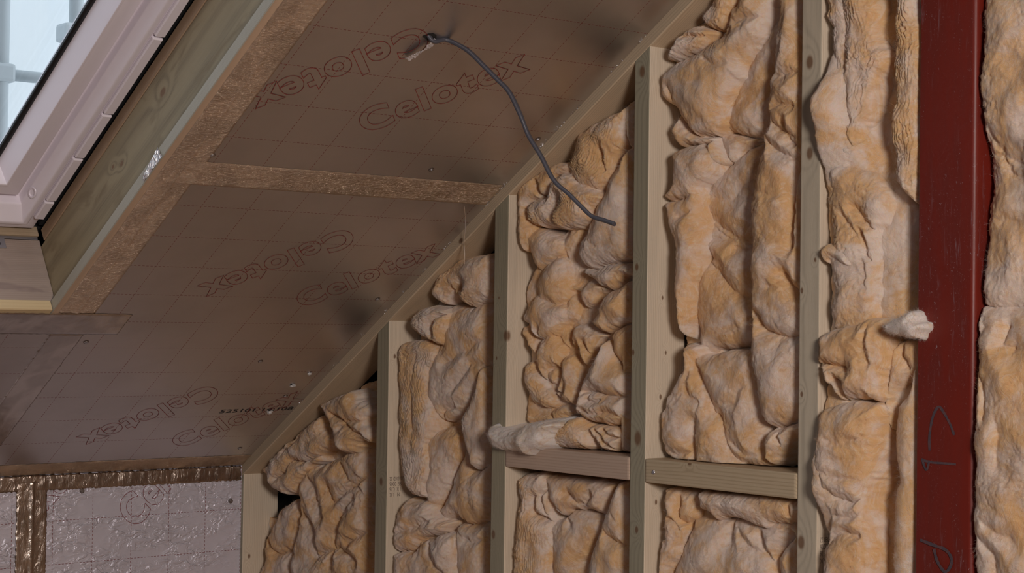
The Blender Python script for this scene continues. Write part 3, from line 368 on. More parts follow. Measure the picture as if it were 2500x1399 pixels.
('b4mid',4,'twisted glass wool batt in the narrow bay, halfway up beside the tallest stud',[([(-1869,1820,34),(-1839,1830,34),(-1813,1815,34),(-1776,1796,34),(-1759,1779,34),(-1743,1759,34),(-1741,1742,34),(-1751,1710,34),(-1760,1704,34),(-1758,1538,34),(-1848,1536,34),(-1861,1563,34),(-1860,1650,34),(-1867,1690,34),(-1863,1717,34),(-1865,1741,34),(-1869,1754,25),(-1865,1764,34),(-1869,1791,32)],40,45,0)],[([(-1805,1744),(-1784,1720),(-1755,1693)],7,0),([(-1792,1704),(-1783,1671),(-1754,1638)],8,0),([(-1793,1813),(-1764,1785),(-1748,1764)],10,0),([(-1855,1750),(-1830,1735),(-1804,1705),(-1791,1681),(-1782,1616)],14,0)],0,1.3),
('b4curl',4,'small curled glass wool scrap sticking out over the face of the tallest stud',[([(-1869,1676,3),(-1855,1685,4),(-1833,1683,4),(-1808,1671,4),(-1802,1648,4),(-1816,1650,4),(-1833,1658,4),(-1850,1660,4),(-1854,1652,4),(-1867,1662,4)],20,16,0)],[],1,1.0),
('b4flap',4,'folded glass wool flap sagging across the narrow bay beside the red column',[([(-1869,1493,-4),(-1869,1516,13),(-1869,1538,18),(-1847,1548,22),(-1805,1560,22),(-1764,1566,22),(-1748,1571,22),(-1732,1558,22),(-1728,1532,22),(-1735,1509,22),(-1735,1480,22),(-1741,1455,22),(-1742,1435,22),(-1771,1434,22),(-1804,1437,22),(-1828,1431,22),(-1854,1460,22),(-1863,1483,22),(-1869,1488,14)],46,42,0)],[([(-1869,1491),(-1842,1489),(-1808,1485)],3,0),([(-1814,1432),(-1816,1458),(-1833,1468)],1,0),([(-1760,1557),(-1768,1525),(-1765,1493)],12,0)],1,1.3),
('b4tuft',4,'white wisp of glass wool overlapping the left edge of the red column',[([(-1722,1551,-26),(-1710,1561,-26),(-1691,1570,-26),(-1664,1575,-26),(-1656,1558,-26),(-1644,1552,-26),(-1656,1535,-26),(-1667,1534,-26),(-1679,1539,-26),(-1710,1540,-26)],16,16,0)],[],2,1.2),
('b4side',4,'thin glass wool fold behind the sagging flap, touching the red column',[([(-1746,1532,40),(-1683,1536,40),(-1682,1488,40),(-1719,1462,40),(-1737,1442,40),(-1740,1416,40),(-1748,1383,40),(-1758,1408,40),(-1753,1454,40),(-1749,1503,40)],32,30,0)],[([(-1718,1532),(-1722,1507),(-1706,1488)],4,0)],0,1.0),
('b4low',4,'plump glass wool batt in the lower part of the narrow bay',[([(-1864,1423,24),(-1830,1431,24),(-1805,1434,24),(-1744,1435,24),(-1746,1409,24),(-1751,1390,24),(-1755,1357,24),(-1759,1324,24),(-1766,1292,24),(-1762,1256,24),(-1758,1234,24),(-1758,1112,24),(-1864,1098,24),(-1863,1184,24),(-1851,1218,24),(-1849,1248,24),(-1866,1270,24),(-1869,1297,7),(-1869,1334,3),(-1869,1357,8),(-1869,1369,-1),(-1869,1400,15)],46,48,0)],[([(-1862,1284),(-1824,1274),(-1791,1274),(-1759,1293)],8,0),([(-1759,1306),(-1739,1333)],4,0),([(-1836,1250),(-1811,1249),(-1750,1258)],12,0),([(-1869,1370),(-1813,1367),(-1744,1384)],20,0),([(-1840,1207),(-1819,1222),(-1778,1223)],8,0),([(-1863,1317),(-1791,1310),(-1759,1306)],18,0)],0,1.2),
('b4edge',4,'smooth pale glass wool edge folded against the lower left side of the red column',[([(-1679,1520,26),(-1697,1488,26),(-1704,1449,26),(-1726,1436,26),(-1729,1410,26),(-1733,1378,26),(-1727,1349,26),(-1724,1314,26),(-1730,1291,26),(-1732,1256,26),(-1735,1230,26),(-1732,1115,26),(-1679,1123,26)],22,30,0)],[],0,0.6),
('b5up',5,'ragged glass wool batt right of the red column, upper piece',[([(-1569,2072,30),(-1569,2028,25),(-1569,2025,7),(-1569,2015,20),(-1569,1990,15),(-1569,1969,17),(-1569,1954,-5),(-1569,1927,6),(-1569,1910,14),(-1569,1884,4),(-1569,1876,-1),(-1569,1861,25),(-1569,1831,38),(-1569,1807,49),(-1569,1782,51),(-1569,1751,39),(-1569,1723,37),(-1569,1692,35),(-1569,1648,30),(-1569,1635,12),(-1569,1620,18),(-1569,1577,21),(-1387,1578,56),(-1391,2051,56)],26,80,0)],[([(-1509,1952),(-1538,1943),(-1550,1923),(-1552,1907)],22,0),([(-1569,1862),(-1555,1849),(-1551,1830),(-1529,1810),(-1508,1797)],9,0),([(-1569,1751),(-1551,1775),(-1529,1786)],22,0),([(-1568,1726),(-1546,1714),(-1507,1711)],12,0),([(-1562,1819),(-1537,1811),(-1522,1779),(-1508,1772)],8,0)],0,1.3),
('b5low',5,'tall smooth glass wool batt right of the red column, lower piece',[([(-1569,1581,20),(-1569,1568,7),(-1569,1556,-2),(-1569,1541,3),(-1569,1513,11),(-1569,1486,3),(-1569,1455,3),(-1569,1419,0),(-1569,1376,-1),(-1569,1339,0),(-1569,1309,5),(-1569,1278,10),(-1569,1263,6),(-1569,1252,-5),(-1569,1245,-4),(-1569,1235,14),(-1569,1137,17),(-1384,1158,54),(-1387,1602,54),(-1537,1592,54),(-1569,1586,48)],27,70,0)],[([(-1562,1578),(-1557,1553),(-1567,1529),(-1569,1507),(-1563,1483),(-1552,1468),(-1549,1443),(-1550,1419)],5,0),([(-1505,1524),(-1526,1529),(-1518,1554)],5,0),([(-1550,1419),(-1559,1400),(-1562,1354),(-1560,1308),(-1549,1272),(-1524,1253),(-1503,1243)],14,0),([(-1569,1259),(-1569,1258),(-1552,1235),(-1530,1216),(-1523,1172)],8,0),([(-1525,1420),(-1520,1396),(-1525,1353)],14,0)],0,1.0),
]
# ------------------------------------------------------------------ the room itself
M_DARK = mat_plain('dark_blockwork', (.030, .024, .020), .9)
M_BOARDFLOOR = mat_wood('floor_chipboard', (.36, .24, .15), (.27, .17, .10), seed=3, freq=300)
M_PLASTER = mat_plain('grey_brown_plaster', (.36, .30, .27), .85)
def sbox(name, a, b, mat, label=None):
    o = link(name, box_me(a, b), mat); o['kind'] = 'structure'
    if label: o['label'] = label
    return o
sbox('floor', (-3.80, -3.6, -.12), (5.2, 2.6, 0), M_BOARDFLOOR, 'chipboard floor of the attic room')
sbox('wall_gable', (-3.90, 2.345, 0), (5.2, 2.55, 4.6), M_DARK, 'dark blockwork gable behind the stud frame')
sbox('wall_left', (-4.0, -3.6, 0), (-3.74, 2.55, 1.36), M_DARK, 'masonry behind the knee wall boards')
sbox('wall_right', (5.0, -3.6, 0), (5.15, 2.345, 4.0), M_PLASTER)
sbox('wall_back', (-3.9, -3.6, 0), (5.15, -3.5, 4.6), M_PLASTER)
# far side of the roof, off to the right, and the covering above the boards
U_R = 5.35; apex = cp(U_R, 0, 0)
def quadslab(name, pts, th, mat, up=(0, 0, 1)):
    u = Vector(up)*th; P = [Vector(p) for p in pts]; V = P + [p+u for p in P]
    o = link(name, me_from(V, [(3, 2, 1, 0), (4, 5, 6, 7), (0, 1, 5, 4), (1, 2, 6, 5), (2, 3, 7, 6), (3, 0, 4, 7)]), mat); o['kind'] = 'structure'; return o
quadslab('ceiling_opposite', [(apex.x, -3.5, apex.z), (5.15, -3.5, apex.z-(5.15-apex.x)*TAN), (5.15, 2.345, apex.z-(5.15-apex.x)*TAN), (apex.x, 2.345, apex.z)], .1, M_PLASTER)
WL, WR, WB, WT = .655, 1.443, .680, 1.93          # window opening in slope coordinates
M_DECK = mat_plain('bitumen_underlay', (.02, .02, .022), .9)
deck = empty('roof_deck'); deck['kind'] = 'structure'; deck['label'] = 'dark roof covering above the insulation boards'
for nm, (u0, u1, v0, v1) in {'lower': (-.45, WB-.03, -3.5, 2.5), 'upper': (WT+.03, U_R+.1, -3.5, 2.5), 'near': (WB-.03, WT+.03, -3.5, WL-.05), 'far': (WB-.03, WT+.03, WR+.06, 2.5)}.items():
    slope_box('underlay_'+nm, (u0, u1), (v0, v1), (.26, .34), M_DECK, deck)
# ------------------------------------------------------------------ foil faced boards
F_B1 = mat_foil('foil_board_upper', grid=(1.5439, .0995, 1.2400, .1000))
F_B2 = mat_foil('foil_board_lower', grid=(1.584, .0985, 1.035, .0985))
F_KN = mat_foil('foil_board_knee', tint=(.88, .85, .96), rough=.42, grid=(1.8155, .0965, 1.0945, .0975), emboss=.9, wav=.4, metal=.4)
M_CORE = mat_plain('foam_core', (.62, .50, .30), .9)
def ceiling_board(u, v, mat, label):
    # mesh drawn in slope coordinates so that the print grid is continuous with the board edge
    me = box_me((v[0], u[0], -.05), (v[1], u[1], 0)); me.materials.append(mat); me.materials.append(M_CORE)
    for p in me.polygons: p.material_index = 0 if abs(p.normal.z) > .9 else 1
    o = bpy.data.objects.new('insulation_board', me); COL.objects.link(o); o.matrix_basis = slope_matrix()
    tag(o, label, 'insulation board', 'foil faced boards lining the room'); return o
g = .002
b_up = ceiling_board((1.132, 2.33), (1.467, YW), F_B1, 'upper foil-faced ceiling board with the cable hole and two clear rows of red lettering')
b_lo = ceiling_board((-.02, 1.132-g), (1.467+.036, YW), F_B2, 'lower foil-faced ceiling board between knee wall and horizontal tape, four rows of red lettering')
b_wl = ceiling_board((-.02, .658), (.30, 1.503-g), F_B2, 'foil-faced ceiling board at left below the roof window')
ceiling_board((2.33+g, 5.30), (.30, YW), F_B1, 'foil-faced ceiling board above the window head, out toward the ridge')
ceiling_board((-.02, 5.30), (-3.49, .30-g), F_B2, 'foil-faced ceiling board on the near side of the roof window')
ceiling_board((.66, 2.33), (.30, WL-.062), F_B2, 'narrow foil-faced board along the near side of the window opening')
ceiling_board((WT+.025, 2.33), (WL-.024, 1.467-g), F_B1, 'foil-faced board piece directly above the roof window')
def knee_board(y0, y1, label):
    M = Matrix(((0, 0, 1), (-1, 0, 0), (0, 1, 0))).to_4x4()   # local x = -y world, y = up
    M = Matrix(((0, 0, 1), (1, 0, 0), (0, 1, 0))).to_4x4()
    M.translation = (X0, 0, 0)
    me = box_me((y0, 0, -.05), (y1, Z0-.001, 0)); me.materials.append(F_KN)
    o = bpy.data.objects.new('insulation_board', me); COL.objects.link(o); o.matrix_basis = M
    tag(o, label, 'insulation board', 'foil faced boards lining the room'); return o
F_KN2 = None
k_r = knee_board(1.6665, YW, 'silvery pink embossed foil board on the knee wall, right of the upright tape')
k_l = knee_board(.45, 1.665, 'silvery foil board on the knee wall, at the far left edge')
knee_board(-3.5, .448, 'foil board on the knee wall outside the picture on the near side')
# ------------------------------------------------------------------ print
M_RED = mat_plain('red_print', (.30, .028, .024), .6); M_INK = mat_plain('black_print', (.035, .028, .028), .7)
M_STAMP = mat_plain('timber_stamp', (.22, .16, .13), .8)
def text_me(txt, outline=None, space=1.0, bold=0.0):
    cu = bpy.data.curves.new('t', 'FONT'); cu.body = txt; cu.size = 1; cu.space_character = space; cu.resolution_u = 6
    if outline: cu.fill_mode = 'NONE'; cu.bevel_depth = outline; cu.bevel_resolution = 0; cu.offset = bold
    else: cu.offset = bold
    o = bpy.data.objects.new('t', cu); COL.objects.link(o)
    dg = bpy.context.evaluated_depsgraph_get(); me = bpy.data.meshes.new_from_object(o.evaluated_get(dg)); bpy.data.objects.remove(o)
    return me
def place_text(name, txt, parent, a, width, height, bdir, org, mat, outline=None, dz=.0006, M=None, clip=None, space=1.0, bold=0.0, label=None):
    """org = local start of the baseline, bdir = unit 2-vector of reading direction; width x height in metres"""
    me = text_me(txt, outline, space, bold); co = np.array([v.co[:] for v in me.vertices]); x0, x1 = co[:, 0].min(), co[:, 0].max(); hh = co[:, 1].max()
    if 'e' in txt: hh = .73
    e1 = np.array(bdir, float); e2 = np.array((-e1[1], e1[0]))
    zc = co[:, 2]; s = width/(x1-x0)
    new = np.zeros_like(co)
    for v, c in zip(me.vertices, co):
        p = np.array(org) + e1*(c[0]-x0)*s + e2*c[1]*height/hh
        v.co = (p[0], p[1], dz + (c[2]*s*.15 if outline else 0))
    if clip is not None:
        bm = bmesh.new(); bm.from_mesh(me)
        for co_, no_ in clip: bmesh.ops.bisect_plane(bm, geom=bm.verts[:]+bm.edges[:]+bm.faces[:], plane_co=co_, plane_no=no_, clear_outer=True)
        bm.to_mesh(me); bm.free()
    o = bpy.data.objects.new(name, me); COL.objects.link(o); me.materials.append(mat); o.parent = parent
    if label: o['label'] = label
    return o
q = math.sqrt(.5)
def ab(a, b): return ((a-b)*q, (a+b)*q)      # (v, u) from diagonal coordinates
OUT = .0058
def logo(parent, a, b, w=.3185, h=.075, rot=False, clip=None):
    if not rot: return place_text('red_lettering', 'Celotex', parent, 0, w, h, (q, q), ab(a, b), M_RED, OUT, clip=clip, space=1.12, bold=.035)
    return place_text('red_lettering', 'Celotex', parent, 0, w, h, (-q, -q), ab(a, b), M_RED, OUT, clip=clip, space=1.12, bold=.035)
edge = [((YW-.001, 0, 0), (1, 0, 0)), ((1.53, 0, 0), (-1, 0, 0))]
logo(b_up, 2.1755, -.3603, clip=edge); logo(b_up, 2.3436, -.1112, rot=True, clip=edge)
logo(b_up, 2.1755+.424, -.3603+.424, clip=edge); logo(b_up, 2.3436+.424, -.1112+.424, rot=True, clip=edge)
logo(b_lo, 1.900, -.9053, .309, clip=edge); logo(b_lo, 2.067, -.659, .316, rot=True)
logo(b_lo, 1.4744, -1.331, .309, clip=edge); logo(b_lo, 1.639, -1.085, .316, rot=True)
place_text('batch_number', '525101 14:108', b_lo, 0, .188, .0145, (.9993, .037), (2.0086, .262), M_INK, None)
logo(k_r, 2.11, -.606, clip=[((0, 1.163, 0), (0, 1, 0))]); logo(k_r, 2.300, -.365, rot=True, clip=[((0, 1.163, 0), (0, 1, 0)), ((1.703, 0, 0), (-1, 0, 0))])
# ------------------------------------------------------------------ foil tape
T_CEIL = mat_tape('foil_tape_brown', (.88, .70, .52), .20, 1.0, (110, 260, 1), 1.0)
T_FLAT = mat_tape('foil_tape_flat', (.66, .60, .56), .26, .12, (30, 8, 1))
T_KNEE = mat_tape('foil_tape_crinkled', (.62, .52, .45), .26, .55, (45, 14, 1))
T_SIL = mat_tape('foil_tape_silver', (.93, .93, .95), .22, .9, (160, 160, 1))
def crinkle(nx, ny, w, h, seed, amp, ridge=0, rag=.0015):
    rs = random.Random(seed); V = []; F = []
    xs = np.linspace(0, w, nx+1); ys = np.linspace(0, h, ny+1); X, Y = np.meshgrid(xs, ys)
    H = amp*(np.abs(fbm(X*45, Y*30, 3, seed))*1.6) + .0003
    if ridge: 
        if h > w: H = H + ridge*np.exp(-((X-w/2+.004*gnoise(Y*20, Y*0, seed))/.0025)**2)
        else: H = H + ridge*np.exp(-((Y-h/2)/.003)**2)
    for j in range(ny+1):
        for i in range(nx+1):
            x, y = X[j, i], Y[j, i]
            if i in (0, nx): x += rs.uniform(-rag, rag)
            if j in (0, ny): y += rs.uniform(-rag, rag)
            V.append((x, y, H[j, i]*(.15 if i in (0, nx) or j in (0, ny) else 1)))
    for j in range(ny):
        for i in range(nx): a = j*(nx+1)+i; F.append((a, a+1, a+nx+2, a+nx+1))
    n = len(V); V += [(x, y, -.00005) for x, y, z in V[:n]]
    rim = [j*(nx+1) for j in range(ny+1)]
    F += [(a+n, a+1+n, a+nx+2+n, a+nx+1+n)[::-1] for a in [j*(nx+1)+i for j in range(ny) for i in range(nx)]]
    bot = list(range(nx+1)); top = [ny*(nx+1)+i for i in range(nx+1)]; lf = rim; rt = [a+nx for a in rim]
    for r, fl in ((bot, 1), (top, 0), (lf, 0), (rt, 1)):
        for p, s_ in zip(r[:-1], r[1:]): F.append((p, s_, s_+n, p+n)[::(-1 if fl else 1)])
    return me_from(V, F, smooth=True)
def tape(u, v, mat, label, seed, amp=.0005, ridge=0, name='foil_tape', res=.004, rag=.0012, w=.0003):
    me = crinkle(int((v[1]-v[0])/res), int((u[1]-u[0])/res), v[1]-v[0], u[1]-u[0], seed, amp, ridge, rag)
    o = link(name, me, mat, None, slope_matrix(u[0], v[0], -.0005+w)); tag(o, label, 'foil tape', 'foil tape over the board joints'); return o
tape((.668, 1.98), (1.4575, 1.532), T_CEIL, 'wrinkled brown foil tape running up beside the window opening', 1, .0007, .0016, rag=.0005)
tape((1.098, 1.166), (1.480, YW-.004), T_CEIL, 'horizontal foil tape across the ceiling between the two printed boards', 2, .0004, .0006, w=0, rag=.0005)
tape((.594, .669), (.32, 1.612), T_FLAT, 'flat foil tape strip just under the window opening, square cut at its right end', 3, .00025, w=-.0003)
tape((-.002, .594), (1.470, 1.541), T_FLAT, 'faint foil tape over the joint below the window, running down to the knee wall', 4, .0002, .0004)
# knee wall tapes (corner strip folds over both planes)
Mk = Matrix(((0, 0, 1), (1, 0, 0), (0, 1, 0))).to_4x4()
corner = empty('foil_tape', (X0, .5, Z0)); tag(corner, 'shiny crinkled foil tape folded into the corner of sloping ceiling and knee wall', 'foil tape', 'foil tape over the board joints')
def kt(y, z, mat, seed, amp, ridge=0, parent=None, name='foil_tape', res=.004):
    me = crinkle(int((y[1]-y[0])/res), max(4, int((z[1]-z[0])/res)), y[1]-y[0], z[1]-z[0], seed, amp, ridge)
    M = Mk.copy(); M.translation = (X0+.0006, y[0], z[0]); return link(name, me, mat, parent, M)
kt((.5, YW-.002), (1.163, Z0-.001), T_KNEE, 11, .0016, 0, corner, 'lower_half')
me = crinkle(420, 14, YW-.5, .052, 12, .0010); link('upper_half', me, T_CEIL, corner, slope_matrix(.002, .5, -.0007))
tag(kt((1.632, 1.704), (.0, 1.185), T_KNEE, 13, .0014, .0045), 'upright crinkled foil tape with a shiny central ridge on the knee wall', 'foil tape', 'foil tape over the board joints')
# ------------------------------------------------------------------ timber
def timber(name, a, b, label, cat, knots=(), seed=0, group=None, mat=None, slope_top=False, bev=.0022, edge=None, **kw):
    """axis aligned stick from a to b; origin at its base centre; long side along z unless given"""
    L = [b[i]-a[i] for i in range(3)]; ax = L.index(max(L)); c = [(a[i]+b[i])/2 for i in range(3)]; c[ax] = a[ax]
    me = box_me([a[i]-c[i] for i in range(3)], [b[i]-c[i] for i in range(3)], bev, 2)
    m = mat or mat_wood('timber_%d' % seed, knots=knots, seed=seed, axis=ax, **kw)
    if slope_top:
        bm = bmesh.new(); bm.from_mesh(me); n = Vector((-ST, 0, CT)); p = cp(0, 0, -.0225)-Vector(c)
        r = bmesh.ops.bisect_plane(bm, geom=bm.verts[:]+bm.edges[:]+bm.faces[:], plane_co=p, plane_no=n, clear_outer=True)
        bmesh.ops.holes_fill(bm, edges=[e for e in bm.edges if e.is_boundary]); bm.to_mesh(me); bm.free()
    o = link(name, me, m, None, Matrix.Translation(c)); tag(o, label, cat, group)
    if edge:      # greener, darker colour on the narrow front face of the stick
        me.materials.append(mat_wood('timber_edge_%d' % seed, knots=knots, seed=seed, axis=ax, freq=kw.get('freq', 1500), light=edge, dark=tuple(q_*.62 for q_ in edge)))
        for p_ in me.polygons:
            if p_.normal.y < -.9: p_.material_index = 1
    return o
GR = 'upright studs of the gable frame'
GREY = dict(light=(.80, .68, .53), dark=(.60, .47, .33))
def K(xside, zs, f, r):   # knot helpers, local: x from centre, y from centre, z from base .05
    return (xside, f, zs, r)
studs = []
sx = [(-3.690, -3.655), (-3.108, -3.066), (-2.711, -2.668), (-2.312, -2.273), (-1.914, -1.872)]
lab = ['short stud at the foot of the raking timber, against the foil knee wall',
       'second stud from the left, with a printed grade mark low on its right face',
       'third stud from the left, crossed by the white wool tuft at the noggin',
       'tall pale stud carrying the ends of both noggins, two screws near its top',
       'tallest stud at the left of the narrow bay, with two round knots near its top']
kn = [[(.0175, -.03, .98, .006), (.0175, .02, 1.02, .004)],
      [(0, -.049, 1.205, .009), (.021, -.033, 1.475, .005), (.021, -.01, 1.475, .004)],
      [(.018, -.046, 1.525, .012), (-.01, -.049, 1.48, .004), (-.012, -.049, 1.13, .009), (-.005, -.049, 1.60, .003)],
      [(0, -.049, 2.01, .011), (-.008, -.049, 1.655, .007), (-.015, -.049, 1.50, .006), (0, -.049, 1.345, .014), (.0195, -.01, 1.60, .004), (.0195, 0, 1.5, .004), (.0195, -.02, 1.23, .005), (.0, -.049, 1.18, .007), (.0195, -.012, 1.42, .005)],
      [(-.004, -.049, 1.985, .012), (-.002, -.049, 1.835, .011), (-.016, -.049, 1.61, .005), (-.012, -.049, 1.198, .012), (.012, -.049, 1.66, .004), (-.014, -.049, 1.44, .005)]]
for i, (x0_, x1_) in enumerate(sx):
    kk = [(a-0, b_, c_-.05, d_) for a, b_, c_, d_ in kn[i]]
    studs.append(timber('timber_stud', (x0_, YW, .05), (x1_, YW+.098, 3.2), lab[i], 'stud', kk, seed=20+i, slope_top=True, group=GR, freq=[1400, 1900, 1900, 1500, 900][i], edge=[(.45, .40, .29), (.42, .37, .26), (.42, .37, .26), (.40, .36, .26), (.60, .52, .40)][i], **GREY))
timber('timber_stud', (-1.30, YW, .05), (-1.258, YW+.098, 3.2), 'stud beyond the glass wool right of the red column, out of the picture', 'stud', seed=30, slope_top=True, group=GR)
timber('timber_sole_plate', (-3.655, YW, 0), (4.9, YW+.098, .05), 'timber plate on the floor under the studs', 'plate', seed=31)
timber('timber_noggin', (-2.6665, YW-.0015, 1.2672), (-2.3135, YW+.0965, 1.3103), 'short horizontal noggin between third and fourth studs, partly under the white tuft', 'noggin', seed=32, group='horizontal noggins of the gable frame', freq=1100, bev=.004, light=(.60, .45, .35), dark=(.44, .29, .21))
timber('timber_noggin', (-2.2715, YW-.002, 1.2672), (-1.9155, YW+.0965, 1.3103), 'longer-looking horizontal noggin right of the fourth stud, screw and knot at its left end', 'noggin', knots=[(0.012+.1, -.049, .02, .005)], seed=33, group='horizontal noggins of the gable frame', freq=1300, bev=.004, light=(.58, .46, .31), dark=(.36, .26, .15))
for k in range(9):      # the frame goes on to the right, out of the picture
    xa = -.90+.40*k; zt = min(Z0+TAN*(xa-X0), apex.z-(xa+.04-apex.x)*TAN)-.065
    so = link('timber_stud', box_me((-.021, 0, 0), (.021, .098, zt-.05), .002), studs[3].data.materials[0], None, Matrix.Translation((xa, YW, .05))); tag(so, 'stud of the gable frame beyond the right edge of the picture', 'stud', GR)
# raking timber under the foil
raf = link('raking_timber', box_me((0, 0, 0), (.098, 4.95, .038), .002), mat_wood('rake_wood', knots=[(0, 1.02, .03, .008), (.01, .40, .03, .012), (.01, 2.05, .03, .016)], seed=41, axis=1, freq=1700, light=(.66, .51, .35), dark=(.48, .35, .23)), None, slope_matrix(-.03, YW, .0155))
tag(raf, 'sloping timber along the junction of foil ceiling and stud wall', 'rafter')
# ------------------------------------------------------------------ window opening
lw = dict(light=(.60, .47, .30), dark=(.45, .33, .20))
GO = 'timber strips edging the window opening'
def sl_timber(name, u, v, w, label, cat, seed, axis, bev=.0015, group=None, under=None, **kw):
    o = slope_box(name, u, v, w, mat_wood('slope_wood_%d' % seed, seed=seed, axis=axis, **kw), None, bev); tag(o, label, cat, group)
    if under:  # underside coloured warmer, standing in for warm room light falling on it
        o.data.materials.append(mat_wood('slope_under_%d' % seed, seed=seed+1, axis=axis, freq=500, light=under, dark=tuple(c*.75 for c in under)))
        for p_ in o.data.polygons:
            if p_.normal.z > .9: p_.material_index = 1
    return o
sl_timber('timber_batten', (.658, 1.955), (WR, WR+.023), (.0, .022), 'pale sawn batten up the right edge of the window opening', 'batten', 50, 1, group=GO, under=(.60, .43, .30), freq=2600, light=(.47, .43, .35), dark=(.33, .30, .24))
sl_timber('timber_batten', (.658, WB), (WL, WR-.001), (.0, .022), 'yellowish batten along the bottom edge of the window opening', 'batten', 51, 0, group=GO, freq=900, light=(.68, .52, .30), dark=(.58, .42, .23))
sl_timber('timber_batten', (WT, WT+.022), (WL, WR-.001), (.0, .022), 'batten along the top edge of the window opening', 'batten', 52, 0, group=GO)
sl_timber('timber_batten', (.658, 1.955), (WL-.023, WL), (.0, .022), 'batten up the near edge of the window opening', 'batten', 53, 1, group=GO)
GT = 'timber boards lining the window opening'
sl_timber('timber_trimmer', (.664, 1.97), (1.455, 1.4665), (.0225, .150), 'knotty greenish trimmer board lining the right side of the window opening', 'trimmer', 54, 1, group=GT, bev=.001,
          knots=[(0, .545, -.088, .011), (0, .36, -.070, .007), (0, .33, -.085, .006), (0, .86, -.085, .013), (0, .95, -.04, .006)], freq=700, light=(.34, .27, .16), dark=(.09, .065, .035), blotch=(.22, .165, .09), cx=(.5, .02))
sl_timber('timber_trimmer', (.6595, .674), (WL-.02, 1.4545), (.0225, .163), 'planed board with dark stains lining the bottom of the window opening', 'trimmer', 55, 0, group=GT, bev=.001, knots=[(.62, 0, -.03, .003)], freq=1500, light=(.40, .31, .26), dark=(.30, .22, .185), blotch=(.27, .20, .18))
sl_timber('timber_trimmer', (.6595, 1.97), (WL-.06, WL-.021), (.0225, .163), 'trimmer board on the near side of the window opening', 'trimmer', 56, 1, group=GT)
sl_timber('timber_trimmer', (WT+.012, WT+.0245), (WL-.02, 1.451), (.0225, .163), 'trimmer board across the head of the window opening', 'trimmer', 57, 0, group=GT)
sl_timber('timber_rail', (.690, 1.97), (1.4535, 1.498), (.1505, .177), 'thin brown rail on the trimmer beside the black gap', 'rail', 58, 1, freq=2600, light=(.40, .27, .17), dark=(.29, .19, .12))
sl_timber('timber_rail', (.640, .682), (WL-.02, 1.452), (.168, .19), 'pale ledge strip under the corner of the window frame', 'rail', 59, 0, freq=1200, light=(.48, .36, .24), dark=(.38, .28, .18))
M_ZINC = mat_plain('galvanised_steel', (.42, .42, .46), .45, .85)
br = empty('steel_bracket', mw=slope_matrix(.6755, 1.30, .160)); tag(br, 'grey metal bracket screwed to the board below the window, at the left edge', 'bracket')
link('strip', box_me((-.60, -.001, -.0075), (.150, .001, 0), .0004), M_ZINC, br, slope_matrix(.6755, 1.30, .1625))
link('plate', box_me((-.14, -.001, 0), (.082, .001, .022), .0004), M_ZINC, br, slope_matrix(.6755, 1.30, .1625))
def screw(parent, M, r=.004, mat=None, name='screw'):
    bm = bmesh.new(); bmesh.ops.create_cone(bm, cap_ends=True, segments=14, radius1=r, radius2=r*.72, depth=.0014)
    bmesh.ops.create_cone(bm, cap_ends=True, segments=4, radius1=r*.32, radius2=r*.32, depth=.0022)
    me = bpy.data.meshes.new('s'); bm.to_mesh(me); bm.free(); return link(name, me, mat or M_ZINC, parent, M)
Mu = Matrix(((CT, 0, -ST), (0, 1, 0), (ST, 0, CT))).to_4x4()
Ms = slope_matrix(.6775, 1.368, .150) @ Matrix.Rotation(-math.pi/2, 4, 'X'); screw(br, Ms, .0045, mat_plain('screw_dark', (.16, .16, .18), .5, .8))
V = []; F = []; rs_ = random.Random(4); qd = [(1.094, .0015), (1.1705, -.0005), (1.1655, .0225), (1.098, .0115)]
for i in range(19):
    for j in range(6):
        a_, b_ = i/18, j/5; lo_ = [qd[0][k]*(1-a_)+qd[1][k]*a_ for k in (0, 1)]; hi_ = [qd[3][k]*(1-a_)+qd[2][k]*a_ for k in (0, 1)]
        V.append(cp(lo_[0]*(1-b_)+hi_[0]*b_+rs_.uniform(-.0012, .0012), WR-.0006-rs_.uniform(0, .0016), lo_[1]*(1-b_)+hi_[1]*b_+rs_.uniform(-.0006, .0006)))
for i in range(18):
    for j in range(5): a_ = i*6+j; F.append((a_, a_+1, a_+7, a_+6))
sp_ = link('foil_scrap', me_from(V, F), T_SIL); tag(sp_, 'small bright silver scrap of tape stuck over the edge of the batten', 'foil tape'); sp_.modifiers.new('t', 'SOLIDIFY').thickness = .0003
# added black blocks: darken the gap beside the frame, stop sky leaking in
mb = slope_box('gap_light_block', (.69, 1.97), (1.452, 1.51), (.187, .30), mat_plain('gap_block_black', (.008, .008, .009), .95)); tag(mb, 'black block added to stop sky light in the gap beside the window frame', 'light block')
mb2 = slope_box('gap_light_block', (.60, .672), (WL-.02, 1.51), (.192, .30), mat_plain('gap_block_black_low', (.008, .008, .009), .95)); tag(mb2, 'black block added to stop sky light under the sill side of the window frame', 'light block')
